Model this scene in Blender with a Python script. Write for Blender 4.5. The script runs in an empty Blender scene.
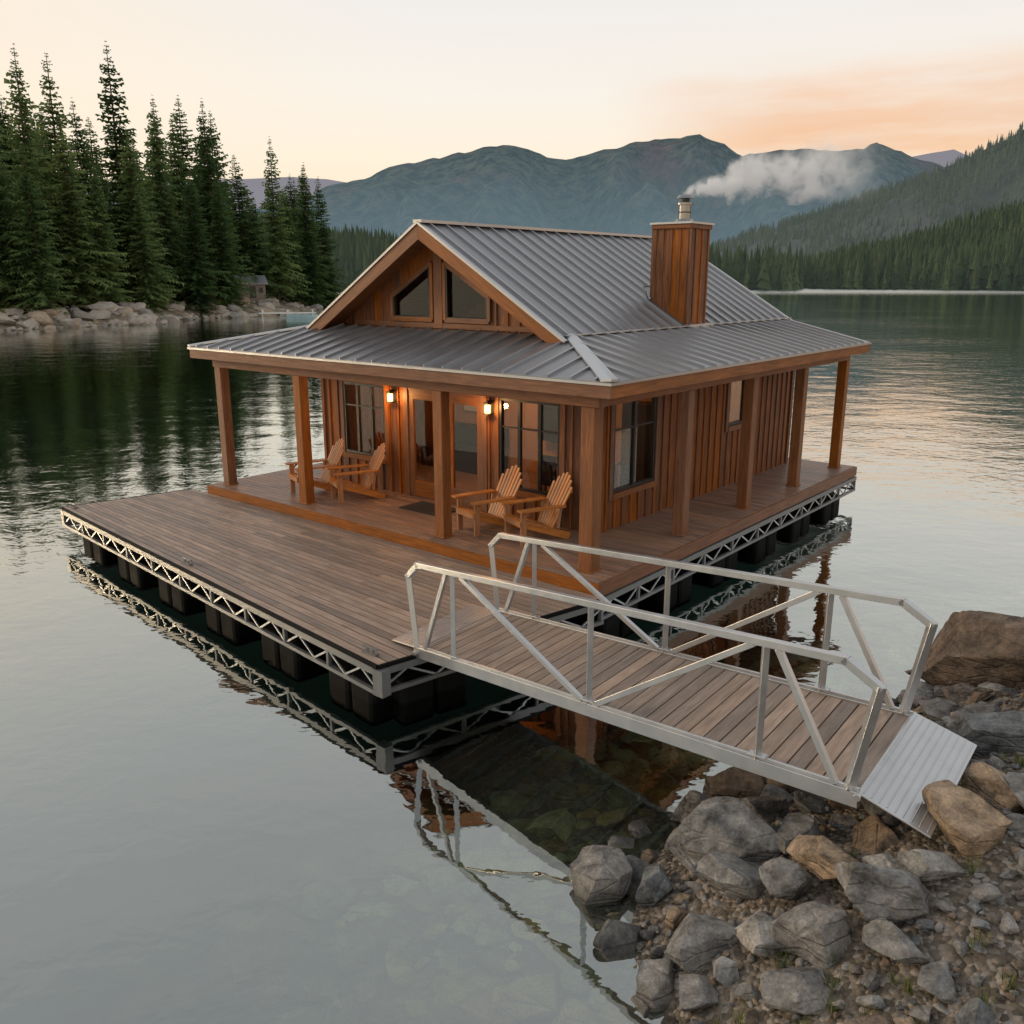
import bpy, math, random, bmesh, time
import numpy as np
from mathutils import Vector, Matrix, noise
random.seed(7)
T0=time.time()
S=bpy.context.scene
COL=S.collection
# ------------------------------------------------------------ camera
H=4.8; F=883.0; TH=math.radians(14.72); CT,ST=math.cos(TH),math.sin(TH); WL=-0.2
cam=bpy.data.cameras.new("camera"); co=bpy.data.objects.new("camera",cam); COL.objects.link(co)
co.location=(0,0,H); co.rotation_euler=(math.pi/2-TH,0,0)
cam.lens=F/1024*36; cam.sensor_width=36; cam.clip_end=60000; cam.clip_start=0.1
S.camera=co
def ray(px,py):
    u=(512-py)/F; r=(px-512)/F
    return Vector((r,CT+u*ST,-ST+u*CT))
def bp(px,py,z):
    d=ray(px,py); t=(z-H)/d.z
    return Vector((d.x*t,d.y*t,z))
def bpY(px,py,Y):
    d=ray(px,py); t=Y/d.y
    return Vector((d.x*t,Y,H+d.z*t))
# ------------------------------------------------------------ materials
def newmat(name):
    m=bpy.data.materials.new(name); m.use_nodes=True
    nt=m.node_tree; nt.nodes.clear()
    return m,nt
def N(nt,t,**kw):
    n=nt.nodes.new(t)
    for k,v in kw.items():
        if k=='inp':
            for kk,vv in v.items(): n.inputs[kk].default_value=vv
        else: setattr(n,k,v)
    return n
def L(nt,a,b): nt.links.new(a,b)
def ramp(nt,stops,interp='LINEAR'):
    r=nt.nodes.new('ShaderNodeValToRGB'); r.color_ramp.interpolation=interp
    els=r.color_ramp.elements
    while len(els)>1: els.remove(els[-1])
    els[0].position=stops[0][0]; els[0].color=(*stops[0][1],1)
    for p,c in stops[1:]:
        e=els.new(p); e.color=(*c,1)
    return r
def math_(nt,op,a,b=None,c=None,clamp=False):
    n=nt.nodes.new('ShaderNodeMath'); n.operation=op; n.use_clamp=clamp
    for i,x in enumerate((a,b,c)):
        if x is None: continue
        if isinstance(x,(int,float)): n.inputs[i].default_value=x
        else: nt.links.new(x,n.inputs[i])
    return n.outputs[0]
def mixc(nt,f,a,b,mode='MIX'):
    n=nt.nodes.new('ShaderNodeMix'); n.data_type='RGBA'; n.blend_type=mode
    for i,x in ((0,f),(6,a),(7,b)):
        if isinstance(x,(int,float)): n.inputs[i].default_value=x
        elif isinstance(x,tuple): n.inputs[i].default_value=(*x,1)
        else: nt.links.new(x,n.inputs[i])
    return n.outputs[2]
def out(nt,s): 
    o=nt.nodes.new('ShaderNodeOutputMaterial'); nt.links.new(s,o.inputs[0]); return o

def wood(name,c1,c2,rough=.6,grain=18,bump=.25,var=.35,grey=0):
    m,nt=newmat(name)
    uv=N(nt,'ShaderNodeUVMap'); uv.uv_map='uv'
    at=N(nt,'ShaderNodeAttribute',attribute_name='rnd')
    mp=N(nt,'ShaderNodeMapping'); mp.inputs['Scale'].default_value=(1.3,grain,1)
    L(nt,uv.outputs[0],mp.inputs[0])
    n1=N(nt,'ShaderNodeTexNoise',inp={'Scale':1.6,'Detail':5,'Roughness':.65,'Distortion':.6}); L(nt,mp.outputs[0],n1.inputs['Vector'])
    n2=N(nt,'ShaderNodeTexNoise',inp={'Scale':1.1,'Detail':3}); L(nt,uv.outputs[0],n2.inputs['Vector'])
    f=math_(nt,'MULTIPLY_ADD',n1.outputs[0],1.9,-.5,clamp=True)
    c=mixc(nt,f,c1,c2)
    v=math_(nt,'MULTIPLY_ADD',at.outputs['Fac'],var*2,1-var)
    v2=math_(nt,'MULTIPLY_ADD',n2.outputs[0],.8,.6)
    v=math_(nt,'MULTIPLY',v,v2)
    hs=N(nt,'ShaderNodeHueSaturation'); L(nt,c,hs.inputs['Color']); L(nt,v,hs.inputs['Value'])
    sat=math_(nt,'MULTIPLY_ADD',at.outputs['Fac'],.3,.85); L(nt,sat,hs.inputs['Saturation'])
    b=N(nt,'ShaderNodeBsdfPrincipled'); L(nt,hs.outputs[0],b.inputs['Base Color']); b.inputs['Roughness'].default_value=rough
    b.inputs['Specular IOR Level'].default_value=.35
    bu=N(nt,'ShaderNodeBump',inp={'Strength':bump,'Distance':.01}); L(nt,n1.outputs[0],bu.inputs['Height']); L(nt,bu.outputs[0],b.inputs['Normal'])
    out(nt,b.outputs[0]); return m
def simple(name,col,rough=.5,metal=0,nscale=3,nvar=.25,bump=0.0,coords='Object',spec=.5):
    m,nt=newmat(name)
    tc=N(nt,'ShaderNodeTexCoord')
    n=N(nt,'ShaderNodeTexNoise',inp={'Scale':nscale,'Detail':6,'Roughness':.6}); L(nt,tc.outputs[coords],n.inputs['Vector'])
    c=mixc(nt,n.outputs[0],tuple(x*(1-nvar) for x in col),tuple(min(1,x*(1+nvar)) for x in col))
    b=N(nt,'ShaderNodeBsdfPrincipled'); L(nt,c,b.inputs['Base Color']); b.inputs['Metallic'].default_value=metal
    b.inputs['Specular IOR Level'].default_value=spec
    rr=math_(nt,'MULTIPLY_ADD',n.outputs[0],.3,rough-.15); L(nt,rr,b.inputs['Roughness'])
    if bump:
        bu=N(nt,'ShaderNodeBump',inp={'Strength':bump,'Distance':.02}); L(nt,n.outputs[0],bu.inputs['Height']); L(nt,bu.outputs[0],b.inputs['Normal'])
    out(nt,b.outputs[0]); return m
M_side=wood('cedar_siding',(.085,.030,.011),(.36,.135,.047),.55,14,.35,.36)
M_beam=wood('cedar_beam',(.14,.052,.019),(.33,.135,.052),.5,14,.3,.2)
M_porch=wood('porch_boards',(.18,.105,.075),(.37,.245,.18),.40,12,.25,.22)
M_deck=wood('deck_boards',(.19,.138,.108),(.42,.33,.272),.48,14,.35,.28)
M_gdeck=wood('gangway_boards',(.18,.135,.105),(.40,.31,.25),.6,12,.3,.22)
M_chair=wood('chair_wood',(.30,.12,.04),(.52,.245,.10),.45,12,.2,.16)
M_roof=simple('roof_metal',(.25,.255,.27),.38,.7,1.2,.2)
M_seam=simple('roof_seam',(.44,.45,.47),.36,.8,2,.1)
M_cap=simple('roof_flashing',(.50,.52,.54),.38,.8,3,.12)
M_alu=simple('aluminium',(.50,.515,.53),.34,.8,5,.2)
M_galv=simple('galvanised_steel',(.22,.225,.23),.45,.55,8,.3)
M_black=simple('black_frame',(.012,.012,.013),.4,0,4,.2)
M_float=simple('black_plastic_float',(.006,.0065,.007),.7,0,3,.3,spec=.15)
M_dark=simple('doormat_fibre',(.03,.026,.022),.9,0,60,.4,.3)
M_flue=simple('stainless_flue',(.30,.30,.30),.25,1,3,.1)
M_plaster=simple('interior_panel',(.50,.25,.09),.7,0,2,.25)
M_white=simple('white_paint',(.7,.7,.68),.6,0,2,.1)
def glassmat():
    m,nt=newmat('window_glass')
    g0=N(nt,'ShaderNodeNewGeometry'); dt=N(nt,'ShaderNodeVectorMath',operation='DOT_PRODUCT'); L(nt,g0.outputs['Normal'],dt.inputs[0]); L(nt,g0.outputs['Incoming'],dt.inputs[1])
    cs_=math_(nt,'ABSOLUTE',dt.outputs['Value']); f=math_(nt,'MULTIPLY_ADD',math_(nt,'POWER',math_(nt,'SUBTRACT',1,cs_,clamp=True),4.0),.9,.045,clamp=True)
    g=N(nt,'ShaderNodeBsdfGlossy',inp={'Roughness':.01,'Color':(.9,.95,1,1)})
    t=N(nt,'ShaderNodeBsdfTransparent',inp={'Color':(.85,.84,.82,1)})
    mx=N(nt,'ShaderNodeMixShader'); L(nt,f,mx.inputs[0]); L(nt,t.outputs[0],mx.inputs[1]); L(nt,g.outputs[0],mx.inputs[2])
    out(nt,mx.outputs[0]); return m
M_glass=glassmat()
def emis(name,col,s):
    m,nt=newmat(name); e=N(nt,'ShaderNodeEmission',inp={'Color':(*col,1),'Strength':s}); out(nt,e.outputs[0]); return m
M_lamp=emis('lamp_glow',(1,.50,.16),9)
# ------------------------------------------------------------ mesh builder
class MB:
    def __init__(s): s.v=[];s.f=[];s.uv=[];s.r=[];s.m=[]
    def hexa(s,P,m=0,r=None):
        P=[Vector(p) for p in P]; n=len(s.v); s.v+= [tuple(p) for p in P]
        if r is None: r=random.random()
        lx=(P[1]-P[0]).length; ly=(P[3]-P[0]).length; lz=(P[4]-P[0]).length
        ou,ov=random.random()*20,random.random()*20
        pr=[(0,0,0),(1,0,0),(1,1,0),(0,1,0),(0,0,1),(1,0,1),(1,1,1),(0,1,1)]
        for q,k in (((0,3,2,1),0),((4,5,6,7),0),((0,1,5,4),1),((3,7,6,2),1),((0,4,7,3),2),((1,2,6,5),2)):
            s.f.append(tuple(n+i for i in q)); s.r.append(r); s.m.append(m)
            for i in q:
                a,b,c=pr[i]
                if k==0: s.uv.append((ou+a*lx,ov+b*ly))
                elif k==1: s.uv.append((ou+a*lx,ov+.37+c*lz))
                else: s.uv.append((ou+b*ly*.3,ov+c*lz))
    def boxax(s,c,ax,d,m=0,r=None):
        i=max(range(3),key=lambda k:d[k]); o=[i,(i+1)%3,(i+2)%3]
        c=Vector(c); e=[Vector(ax[k])*d[k]/2 for k in o]
        P=[c-e[0]-e[1]-e[2],c+e[0]-e[1]-e[2],c+e[0]+e[1]-e[2],c-e[0]+e[1]-e[2],
           c-e[0]-e[1]+e[2],c+e[0]-e[1]+e[2],c+e[0]+e[1]+e[2],c-e[0]+e[1]+e[2]]
        s.hexa(P,m,r)
    def box(s,x0,x1,y0,y1,z0,z1,m=0,r=None):
        s.boxax(((x0+x1)/2,(y0+y1)/2,(z0+z1)/2),((1,0,0),(0,1,0),(0,0,1)),(abs(x1-x0),abs(y1-y0),abs(z1-z0)),m,r)
    def beam(s,p,q,w,h,m=0,r=None,up=(0,0,1)):
        p=Vector(p);q=Vector(q);x=(q-p); l=x.length
        if l<1e-5: return
        x.normalize(); up=Vector(up)
        if abs(x.dot(up))>.98: up=Vector((1,0,0))
        y=up.cross(x).normalized(); z=x.cross(y)
        e=[x*l/2,y*w/2,z*h/2]; c=(p+q)/2
        s.hexa([c-e[0]-e[1]-e[2],c+e[0]-e[1]-e[2],c+e[0]+e[1]-e[2],c-e[0]+e[1]-e[2],
           c-e[0]-e[1]+e[2],c+e[0]-e[1]+e[2],c+e[0]+e[1]+e[2],c-e[0]+e[1]+e[2]],m,r)
    def cyl(s,p,q,r0,r1,n=16,m=0,r=None,caps=True):
        p=Vector(p);q=Vector(q);x=(q-p).normalized(); up=Vector((0,0,1)) if abs(x.z)<.9 else Vector((1,0,0))
        y=up.cross(x).normalized(); z=x.cross(y); b=len(s.v); r=random.random() if r is None else r
        for c,rr in ((p,r0),(q,r1)):
            for i in range(n):
                a=2*math.pi*i/n; s.v.append(tuple(c+y*math.cos(a)*rr+z*math.sin(a)*rr))
        for i in range(n):
            j=(i+1)%n; s.f.append((b+i,b+j,b+n+j,b+n+i)); s.r.append(r); s.m.append(m)
            s.uv+=[(0,i*.05),(0,i*.05+.05),(1,i*.05+.05),(1,i*.05)]
        if caps:
            s.f.append(tuple(b+i for i in reversed(range(n)))); s.f.append(tuple(b+n+i for i in range(n)))
            for _ in range(2): s.r.append(r); s.m.append(m); s.uv+=[(0,0)]*n
    def tri(s,a,b,c,r=0.5,m=0):
        n=len(s.v); s.v+=[tuple(a),tuple(b),tuple(c)]; s.f.append((n,n+1,n+2)); s.r.append(r); s.m.append(m); s.uv+=[(0,0),(1,0),(0,1)]
    def poly(s,pts,m=0,r=.5):
        n=len(s.v); s.v+=[tuple(p) for p in pts]; s.f.append(tuple(range(n,n+len(pts)))); s.r.append(r); s.m.append(m); s.uv+=[(p[0],p[1]) for p in pts]
    def mesh(s,name,mats):
        me=bpy.data.meshes.new(name); me.from_pydata(s.v,[],s.f)
        uv=me.uv_layers.new(name='uv'); uv.data.foreach_set('uv',np.array(s.uv,dtype=np.float32).ravel())
        a=me.attributes.new('rnd','FLOAT','FACE'); a.data.foreach_set('value',np.array(s.r,dtype=np.float32))
        for mt in mats: me.materials.append(mt)
        me.polygons.foreach_set('material_index',np.array(s.m,dtype=np.int32)); me.update()
        return me
    def build(s,name,mats,parent=None,bevel=0):
        me=s.mesh(name,mats); o=bpy.data.objects.new(name,me); COL.objects.link(o)
        if parent: o.parent=parent
        if bevel:
            b=o.modifiers.new('bevel','BEVEL'); b.width=bevel; b.segments=2; b.limit_method='ANGLE'
        return o
def empty(name,loc=(0,0,0),rz=0,parent=None):
    o=bpy.data.objects.new(name,None); COL.objects.link(o); o.location=loc; o.rotation_euler=(0,0,rz)
    if parent: o.parent=parent
    return o
# ------------------------------------------------------------ world
ANG=math.radians(50.5); C0=Vector((1.209,11.75,0)); AX=Vector((math.cos(ANG),math.sin(ANG),0)); BX=Vector((-math.sin(ANG),math.cos(ANG),0))
w=bpy.data.worlds.new('World'); S.world=w; w.use_nodes=True; nt=w.node_tree; nt.nodes.clear()
sun_dir=Vector((-.96,.28,0)).normalized(); sun_el=math.radians(12)
tc=N(nt,'ShaderNodeTexCoord'); sp=N(nt,'ShaderNodeSeparateXYZ'); L(nt,tc.outputs['Generated'],sp.inputs[0])
r1=ramp(nt,[(0,(1.0,.70,.42)),(.06,(1.0,.78,.52)),(.12,(1.0,.87,.69)),(.18,(.95,.88,.79)),(.27,(.87,.84,.805)),(.45,(.76,.76,.755)),(.7,(.60,.62,.645)),(1,(.48,.52,.57))])
L(nt,sp.outputs[2],r1.inputs[0])
az=math_(nt,'ARCTAN2',sp.outputs[0],sp.outputs[1])
# warm sunset side (left)
wl=N(nt,'ShaderNodeMapRange',interpolation_type='SMOOTHSTEP',inp={'From Min':-.05,'From Max':-.75,'To Min':0,'To Max':1}); L(nt,az,wl.inputs[0])
we=N(nt,'ShaderNodeMapRange',interpolation_type='SMOOTHSTEP',inp={'From Min':.16,'From Max':.50,'To Min':.75,'To Max':0}); L(nt,sp.outputs[2],we.inputs[0])
c0=mixc(nt,math_(nt,'MULTIPLY',wl.outputs[0],we.outputs[0]),r1.outputs[0],(1.05,.83,.58))
azm=N(nt,'ShaderNodeMapRange',interpolation_type='SMOOTHSTEP',inp={'From Min':.08,'From Max':.30}); L(nt,az,azm.inputs[0])
mp=N(nt,'ShaderNodeMapping'); mp.inputs['Scale'].default_value=(2.2,2.2,16); mp.inputs['Rotation'].default_value=(0,.08,0); L(nt,tc.outputs['Generated'],mp.inputs[0])
nz=N(nt,'ShaderNodeTexNoise',inp={'Scale':1.8,'Detail':6,'Roughness':.55}); L(nt,mp.outputs[0],nz.inputs['Vector'])
eb=ramp(nt,[(.0,(.8,.8,.8)),(.13,(1,1,1)),(.175,(.85,.85,.85)),(.22,(0,0,0))],'EASE'); L(nt,sp.outputs[2],eb.inputs[0])
cm=math_(nt,'MULTIPLY',azm.outputs[0],eb.outputs[0])
nzc=math_(nt,'MULTIPLY_ADD',nz.outputs[0],2.8,-.55,clamp=True)
cm2=math_(nt,'MULTIPLY',cm,nzc)
c=mixc(nt,cm2,c0,(.92,.52,.28))
nz2=N(nt,'ShaderNodeTexNoise',inp={'Scale':1.2,'Detail':5,'Roughness':.5}); L(nt,mp.outputs[0],nz2.inputs['Vector'])
c=mixc(nt,math_(nt,'MULTIPLY_ADD',nz2.outputs[0],1.2,-.5,clamp=True),c,(.86,.80,.74))
bg=N(nt,'ShaderNodeBackground',inp={'Strength':1.0}); L(nt,c,bg.inputs[0])
sky=N(nt,'ShaderNodeTexSky'); sky.sky_type='NISHITA'; sky.sun_disc=False; sky.sun_elevation=sun_el; sky.sun_rotation=math.atan2(sun_dir.x,sun_dir.y)
bg2=N(nt,'ShaderNodeBackground',inp={'Strength':.006}); L(nt,sky.outputs[0],bg2.inputs[0])
ad=N(nt,'ShaderNodeAddShader'); L(nt,bg.outputs[0],ad.inputs[0]); L(nt,bg2.outputs[0],ad.inputs[1])
wo=N(nt,'ShaderNodeOutputWorld'); L(nt,ad.outputs[0],wo.inputs[0])
sl=bpy.data.lights.new('sun','SUN'); sl.energy=1.25; sl.angle=math.radians(12); sl.color=(1,.72,.44)
so=bpy.data.objects.new('sun',sl); COL.objects.link(so)
sd=(sun_dir*math.cos(sun_el)+Vector((0,0,math.sin(sun_el))))
so.rotation_euler=sd.to_track_quat('Z','Y').to_euler()
try:
    S.view_settings.view_transform='Standard'; S.view_settings.look='None'; S.view_settings.exposure=0
except Exception as e: print(e)
# ------------------------------------------------------------ CABIN
cab=empty('wooden_cabin',C0,ANG)
PZ=.68
WA0,WA1,WB0,WB1=2.0,9.8,1.4,8.35
RB=4.79; RZ=5.76; GB0,GB1=1.75,7.83; GZ=3.95
slope=(RZ-GZ)/(RB-GB0)
def roofz(b): return RZ-abs(b-RB)*slope
def wall(mb,kind,const,sgn,lo,hi,z0,z1f,ops,bw=.26):
    def bx(p0,p1,d0,d1,za,zb,za2=None,zb2=None,r=None):
        zb2=zb if zb2 is None else zb2
        def pt(p,d,z): return (const+sgn*d,p,z) if kind=='A' else (p,const+sgn*d,z)
        P=[pt(p0,d0,za),pt(p0,d0,zb),pt(p1,d0,zb2),pt(p1,d0,za),pt(p0,d1,za),pt(p0,d1,zb),pt(p1,d1,zb2),pt(p1,d1,za)]
        mb.hexa(P,0,r)
    edges=set([lo,hi]); k=lo
    reg=[]
    while k<hi-.05: reg.append(k); edges.add(round(k,4)); k+=bw
    for o in ops: edges.add(o[0]); edges.add(o[1])
    E=sorted(edges)
    E=[e for i,e in enumerate(E) if i==0 or e-E[i-1]>.004]
    for e0,e1 in zip(E[:-1],E[1:]):
        mid=(e0+e1)/2; r=random.random()
        op=[o for o in ops if o[0]-.001<=mid<=o[1]+.001]
        if op:
            o=op[0]
            if o[2]>z0+.02: bx(e0,e1,-.08,0,z0,o[2],r=r)
            bx(e0,e1,-.08,0,o[3],z1f(e0),zb2=z1f(e1),r=r)
        else: bx(e0,e1,-.08,0,z0,z1f(e0),zb2=z1f(e1),r=r)
    for k in reg[1:]:
        op=[o for o in ops if o[0]-.10<k<o[1]+.10]
        zt=z1f(k)-.02
        if op:
            o=op[0]
            if o[2]-.1>z0+.05: bx(k-.025,k+.025,0,.026,z0,o[2]-.1)
            if zt>o[3]+.12: bx(k-.025,k+.025,0,.026,o[3]+.1,zt)
        else: bx(k-.025,k+.025,0,.026,z0,zt)
ops_front=[(6.45,7.7,1.33,2.8),(3.9,5.8,PZ+.03,2.85),(2.15,3.5,1.2,2.82)]
ops_side=[(2.43,3.8,1.3,2.88),(6.65,7.4,1.92,2.88)]
mb=MB()
wall(mb,'A',WA0,-1,WB0,WB1,PZ,lambda p:3.55,ops_front)
gw=[(5.07,6.12),(3.70,4.75)]
def gtop(b): return min(roofz(b)-.10,9)
def gwtop(b): return min(5.10,5.10-(abs(b-4.91)-.18)*.575)
k=GB0; E=[]
while k<GB1: E.append(round(k,3)); k+=.26
E=sorted(set(E+[RB,GB1]+[x for g in gw for x in g]))
for e0,e1 in zip(E[:-1],E[1:]):
    if e1-e0<.004: continue
    mid=(e0+e1)/2; r=random.random()
    inw=any(g[0]<mid<g[1] for g in gw)
    def q(za0,za1,zb0,zb1):
        x0,x1=WA0,WA0+.08
        mb.hexa([(x1,e0,za0),(x1,e0,zb0),(x1,e1,zb1),(x1,e1,za1),(x0,e0,za0),(x0,e0,zb0),(x0,e1,zb1),(x0,e1,za1)],0,r)
    if inw:
        q(3.55,3.55,4.1,4.1); q(gwtop(e0),gwtop(e1),max(gtop(e0),gwtop(e0)),max(gtop(e1),gwtop(e1)))
    else: q(3.55,3.55,max(3.56,gtop(e0)),max(3.56,gtop(e1)))
    if not any(g[0]-.08<e0<g[1]+.08 for g in gw) and abs(e0-RB)>.2 and e0>GB0+.3:
        mb.box(WA0-.024,WA0,e0-.025,e0+.025,3.9,gtop(e0)-.02)
wall(mb,'B',WB0,-1,WA0,WA1,PZ,lambda p:3.55,ops_side)
wall(mb,'B',WB1,1,WA0,WA1,PZ,lambda p:3.55,[])
wall(mb,'A',WA1,1,WB0,WB1,PZ,lambda p:max(3.56,roofz(p)-.12),[])
for (a,b) in ((WA0,WB0),(WA0,WB1),(WA1,WB0)):
    mb.box(a-.035,a+.09,b-.035,b+.09 if b<5 else b+.035,PZ,3.5)
mb.build('walls',[M_side],cab)
fr=MB(); gl=MB(); tr=MB()
def win(kind,const,lo,hi,z0,z1,nx,ny,trim=True):
    def bx(m,p0,p1,d0,d1,za,zb):
        if kind=='A': m.box(const-d1,const-d0,p0,p1,za,zb)
        else: m.box(p0,p1,const-d1,const-d0,za,zb)
    t=.055
    bx(fr,lo,lo+t,-.06,.02,z0,z1);bx(fr,hi-t,hi,-.06,.02,z0,z1);bx(fr,lo+t,hi-t,-.06,.02,z0,z0+t);bx(fr,lo+t,hi-t,-.06,.02,z1-t,z1)
    for i in range(1,nx):
        p=lo+(hi-lo)*i/nx; bx(fr,p-.03,p+.03,-.045,.012,z0+t,z1-t)
    for j in range(1,ny):
        z=z0+(z1-z0)*(.68 if ny==2 else j/ny); bx(fr,lo+t,hi-t,-.04,.006,z-.015,z+.015)
    bx(gl,lo+t*.6,hi-t*.6,-.028,-.02,z0+t*.6,z1-t*.6)
    if trim:
        bx(tr,lo-.1,lo,0,.035,z0-.1,z1+.11);bx(tr,hi,hi+.1,0,.035,z0-.1,z1+.11)
        bx(tr,lo,hi,0,.032,z1,z1+.11); bx(tr,lo,hi,0,.05,z0-.1,z0)
win('A',WA0,6.45,7.7,1.33,2.8,3,2); win('A',WA0,2.15,3.5,1.2,2.82,3,2)
win('B',WB0,2.43,3.8,1.3,2.88,2,2); win('B',WB0,6.65,7.4,1.92,2.88,1,1)
for g in gw:
    lo,hi=g; x0=WA0-.02
    P=[(lo,4.1),(hi,4.1),(hi,gwtop(hi)),(lo,gwtop(lo))]
    for i in range(4):
        a,b=P[i],P[(i+1)%4]; tr.beam((x0,a[0],a[1]),(x0,b[0],b[1]),.07,.08)
        cx=(lo+hi)/2; cz=4.45
        ia=(a[0]+(cx-a[0])*.1,a[1]+(cz-a[1])*.1); ib=(b[0]+(cx-b[0])*.1,b[1]+(cz-b[1])*.1)
        fr.beam((x0-.012,ia[0],ia[1]),(x0-.012,ib[0],ib[1]),.04,.04)
    gl.poly([(WA0+.02,p[0],p[1]) for p in P])
tr.box(WA0-.05,WA0-.002,RB+.12-.1,RB+.12+.1,3.95,5.55)
tr.box(WA0-.045,WA0-.003,2.4,7.2,3.95,4.04)
dr=MB()
for lo,hi in ((4.93,5.8),(3.9,4.77)):
    s=.13
    dr.box(WA0-.01,WA0+.05,lo,lo+s,PZ+.03,2.75);dr.box(WA0-.01,WA0+.05,hi-s,hi,PZ+.03,2.75)
    dr.box(WA0-.01,WA0+.05,lo+s,hi-s,PZ+.03,PZ+.33);dr.box(WA0-.01,WA0+.05,lo+s,hi-s,2.6,2.75)
    gl.box(WA0+.015,WA0+.023,lo+s-.02,hi-s+.02,PZ+.3,2.62)
dr.box(WA0-.02,WA0+.06,4.77,4.93,PZ+.03,2.75); dr.box(WA0-.02,WA0+.06,3.9,5.8,2.75,2.85)
dr.cyl((WA0-.06,4.70,1.7),(WA0-.06,4.70,1.5),.012,.012,8,1); dr.cyl((WA0-.06,5.0,1.7),(WA0-.06,5.0,1.5),.012,.012,8,1)
for z in (1.7,1.5):
    for b in (4.70,5.0): dr.beam((WA0-.065,b,z),(WA0-.01,b,z),.02,.02,1)
tr.box(WA0-.035,WA0,5.8,5.92,PZ,2.96);tr.box(WA0-.035,WA0,3.78,3.9,PZ,2.96);tr.box(WA0-.033,WA0,3.9,5.8,2.85,2.96)
dr.build('door',[M_beam,M_black],cab)
fr.build('window_frames',[M_black],cab); gl.build('window_glass',[M_glass],cab); tr.build('window_trim',[M_beam],cab)
it=MB()
for i in range(34):
    b0=1.5+i*.2
    zt=max(3.4,min(roofz(b0),roofz(b0+.197))-.22); it.box(5.2+(i%2)*.006,5.28,b0,b0+.197,PZ+.02,zt)
it.box(2.1,9.75,1.5,8.25,PZ+.003,PZ+.02,1)
it.box(4.2,5.1,5.9,7.7,PZ+.02,1.15,2); it.box(4.9,5.15,5.9,7.7,1.15,1.6,2)
it.box(3.3,4.3,2.4,3.6,1.38,1.43,1)
for a in (3.35,4.2):
    for b in (2.45,3.5): it.box(a,a+.06,b,b+.06,PZ+.02,1.38,1)
for b in (2.6,3.2):
    it.box(3.0,3.04,b-.2,b+.2,1.1,1.65,2); it.box(3.0,3.4,b-.2,b+.2,1.08,1.12,2)
    for aa in (3.0,3.36):
        for bb_ in (b-.2,b+.16): it.box(aa,aa+.04,bb_,bb_+.04,PZ+.02,1.08,2)
it.box(4.75,5.18,1.7,2.7,PZ+.02,2.5,2); it.box(4.9,5.18,3.9,4.9,1.5,2.3,2); it.box(5.1,5.18,6.1,7.2,1.9,2.5,3)
for a in (2.9,3.9,4.8): it.box(a,a+.14,1.5,8.25,3.40,3.58,1)
it.build('interior',[M_plaster,M_porch,M_black,M_white],cab)
def light(name,loc,e,col,rad=.06,parent=cab):
    l=bpy.data.lights.new(name,'POINT'); l.energy=e; l.color=col; l.shadow_soft_size=rad
    o=bpy.data.objects.new(name,l); COL.objects.link(o); o.parent=parent; o.location=loc; return o
light('ceiling_lamp',(3.3,4.9,3.1),95,(1,.58,.26),.15)
light('room_lamp',(7.3,3,2.5),70,(1,.58,.26),.15)
sc=MB()
for b in (6.16,3.66):
    z=2.62
    sc.box(WA0-.03,WA0-.022,b-.05,b+.05,z-.12,z+.12,0)
    sc.box(WA0-.15,WA0-.03,b-.015,b+.015,z+.1,z+.13,0)
    sc.box(WA0-.20,WA0-.08,b-.06,b+.06,z+.07,z+.10,0); sc.box(WA0-.20,WA0-.08,b-.06,b+.06,z-.12,z-.10,0)
    sc.box(WA0-.175,WA0-.105,b-.035,b+.035,z-.09,z+.05,1)
    for da in (-.195,-.085):
        for db in (-.055,.055): sc.box(WA0+da-.006,WA0+da+.006,b+db-.006,b+db+.006,z-.1,z+.07,0)
    light('sconce_bulb',(WA0-.30,b,z-.02),24,(1,.50,.17),.05)
sc.build('wall_sconces',[M_black,M_lamp],cab)
po=MB()
pts=[(.32,9.45),(.32,6.9),(.32,3.3),(.38,.42),(2.9,.32),(5.3,.32),(7.65,.32),(10.0,.32),(10.0,9.45),(5.2,9.45)]
for i,(a,b) in enumerate(pts):
    wd=.10 if i!=3 else .115
    po.box(a-wd,a+wd,b-wd,b+wd,PZ,3.10)
    po.box(a-wd-.02,a+wd+.02,b-wd-.02,b+wd+.02,PZ,PZ+.025)
po.box(.22,.42,.2,9.6,3.10,3.27); po.box(.42,10.1,.22,.42,3.10,3.27); po.box(.42,10.1,9.35,9.55,3.10,3.27)
po.build('porch_posts',[M_beam],cab,.012)
OA,OB0,OB1,EZ=-.05,-.15,9.95,3.50; BA=10.15; IA=1.75; RA0,RA1=1.39,10.2
rf=MB(); sm=MB(); wd=MB(); cp=MB()
def slab(m,q,t,mi=0,r=.5):
    m.hexa([Vector(p)-Vector((0,0,t)) for p in q]+[Vector(p) for p in q],mi,r)
slab(rf,[(RA0,GB0,GZ),(RA1,GB0,GZ),(RA1,RB,RZ),(RA0,RB,RZ)],.03)
slab(rf,[(RA0,RB,RZ),(RA1,RB,RZ),(RA1,GB1,GZ),(RA0,GB1,GZ)],.03)
slab(rf,[(OA,OB0,EZ),(OA,OB1,EZ),(IA,GB1,GZ-.005),(IA,GB0,GZ-.005)][::-1],.03)
slab(rf,[(OA,OB0,EZ),(BA,OB0,EZ),(BA,GB0,GZ-.003),(IA,GB0,GZ-.003)],.03)
slab(rf,[(IA,GB1,GZ-.003),(BA,GB1,GZ-.003),(BA,OB1,EZ),(OA,OB1,EZ)],.03)
slab(wd,[(RA0+.02,GB0+.02,GZ-.05),(RA1-.02,GB0+.02,GZ-.05),(RA1-.02,RB,RZ-.05),(RA0+.02,RB,RZ-.05)],.05)
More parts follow.
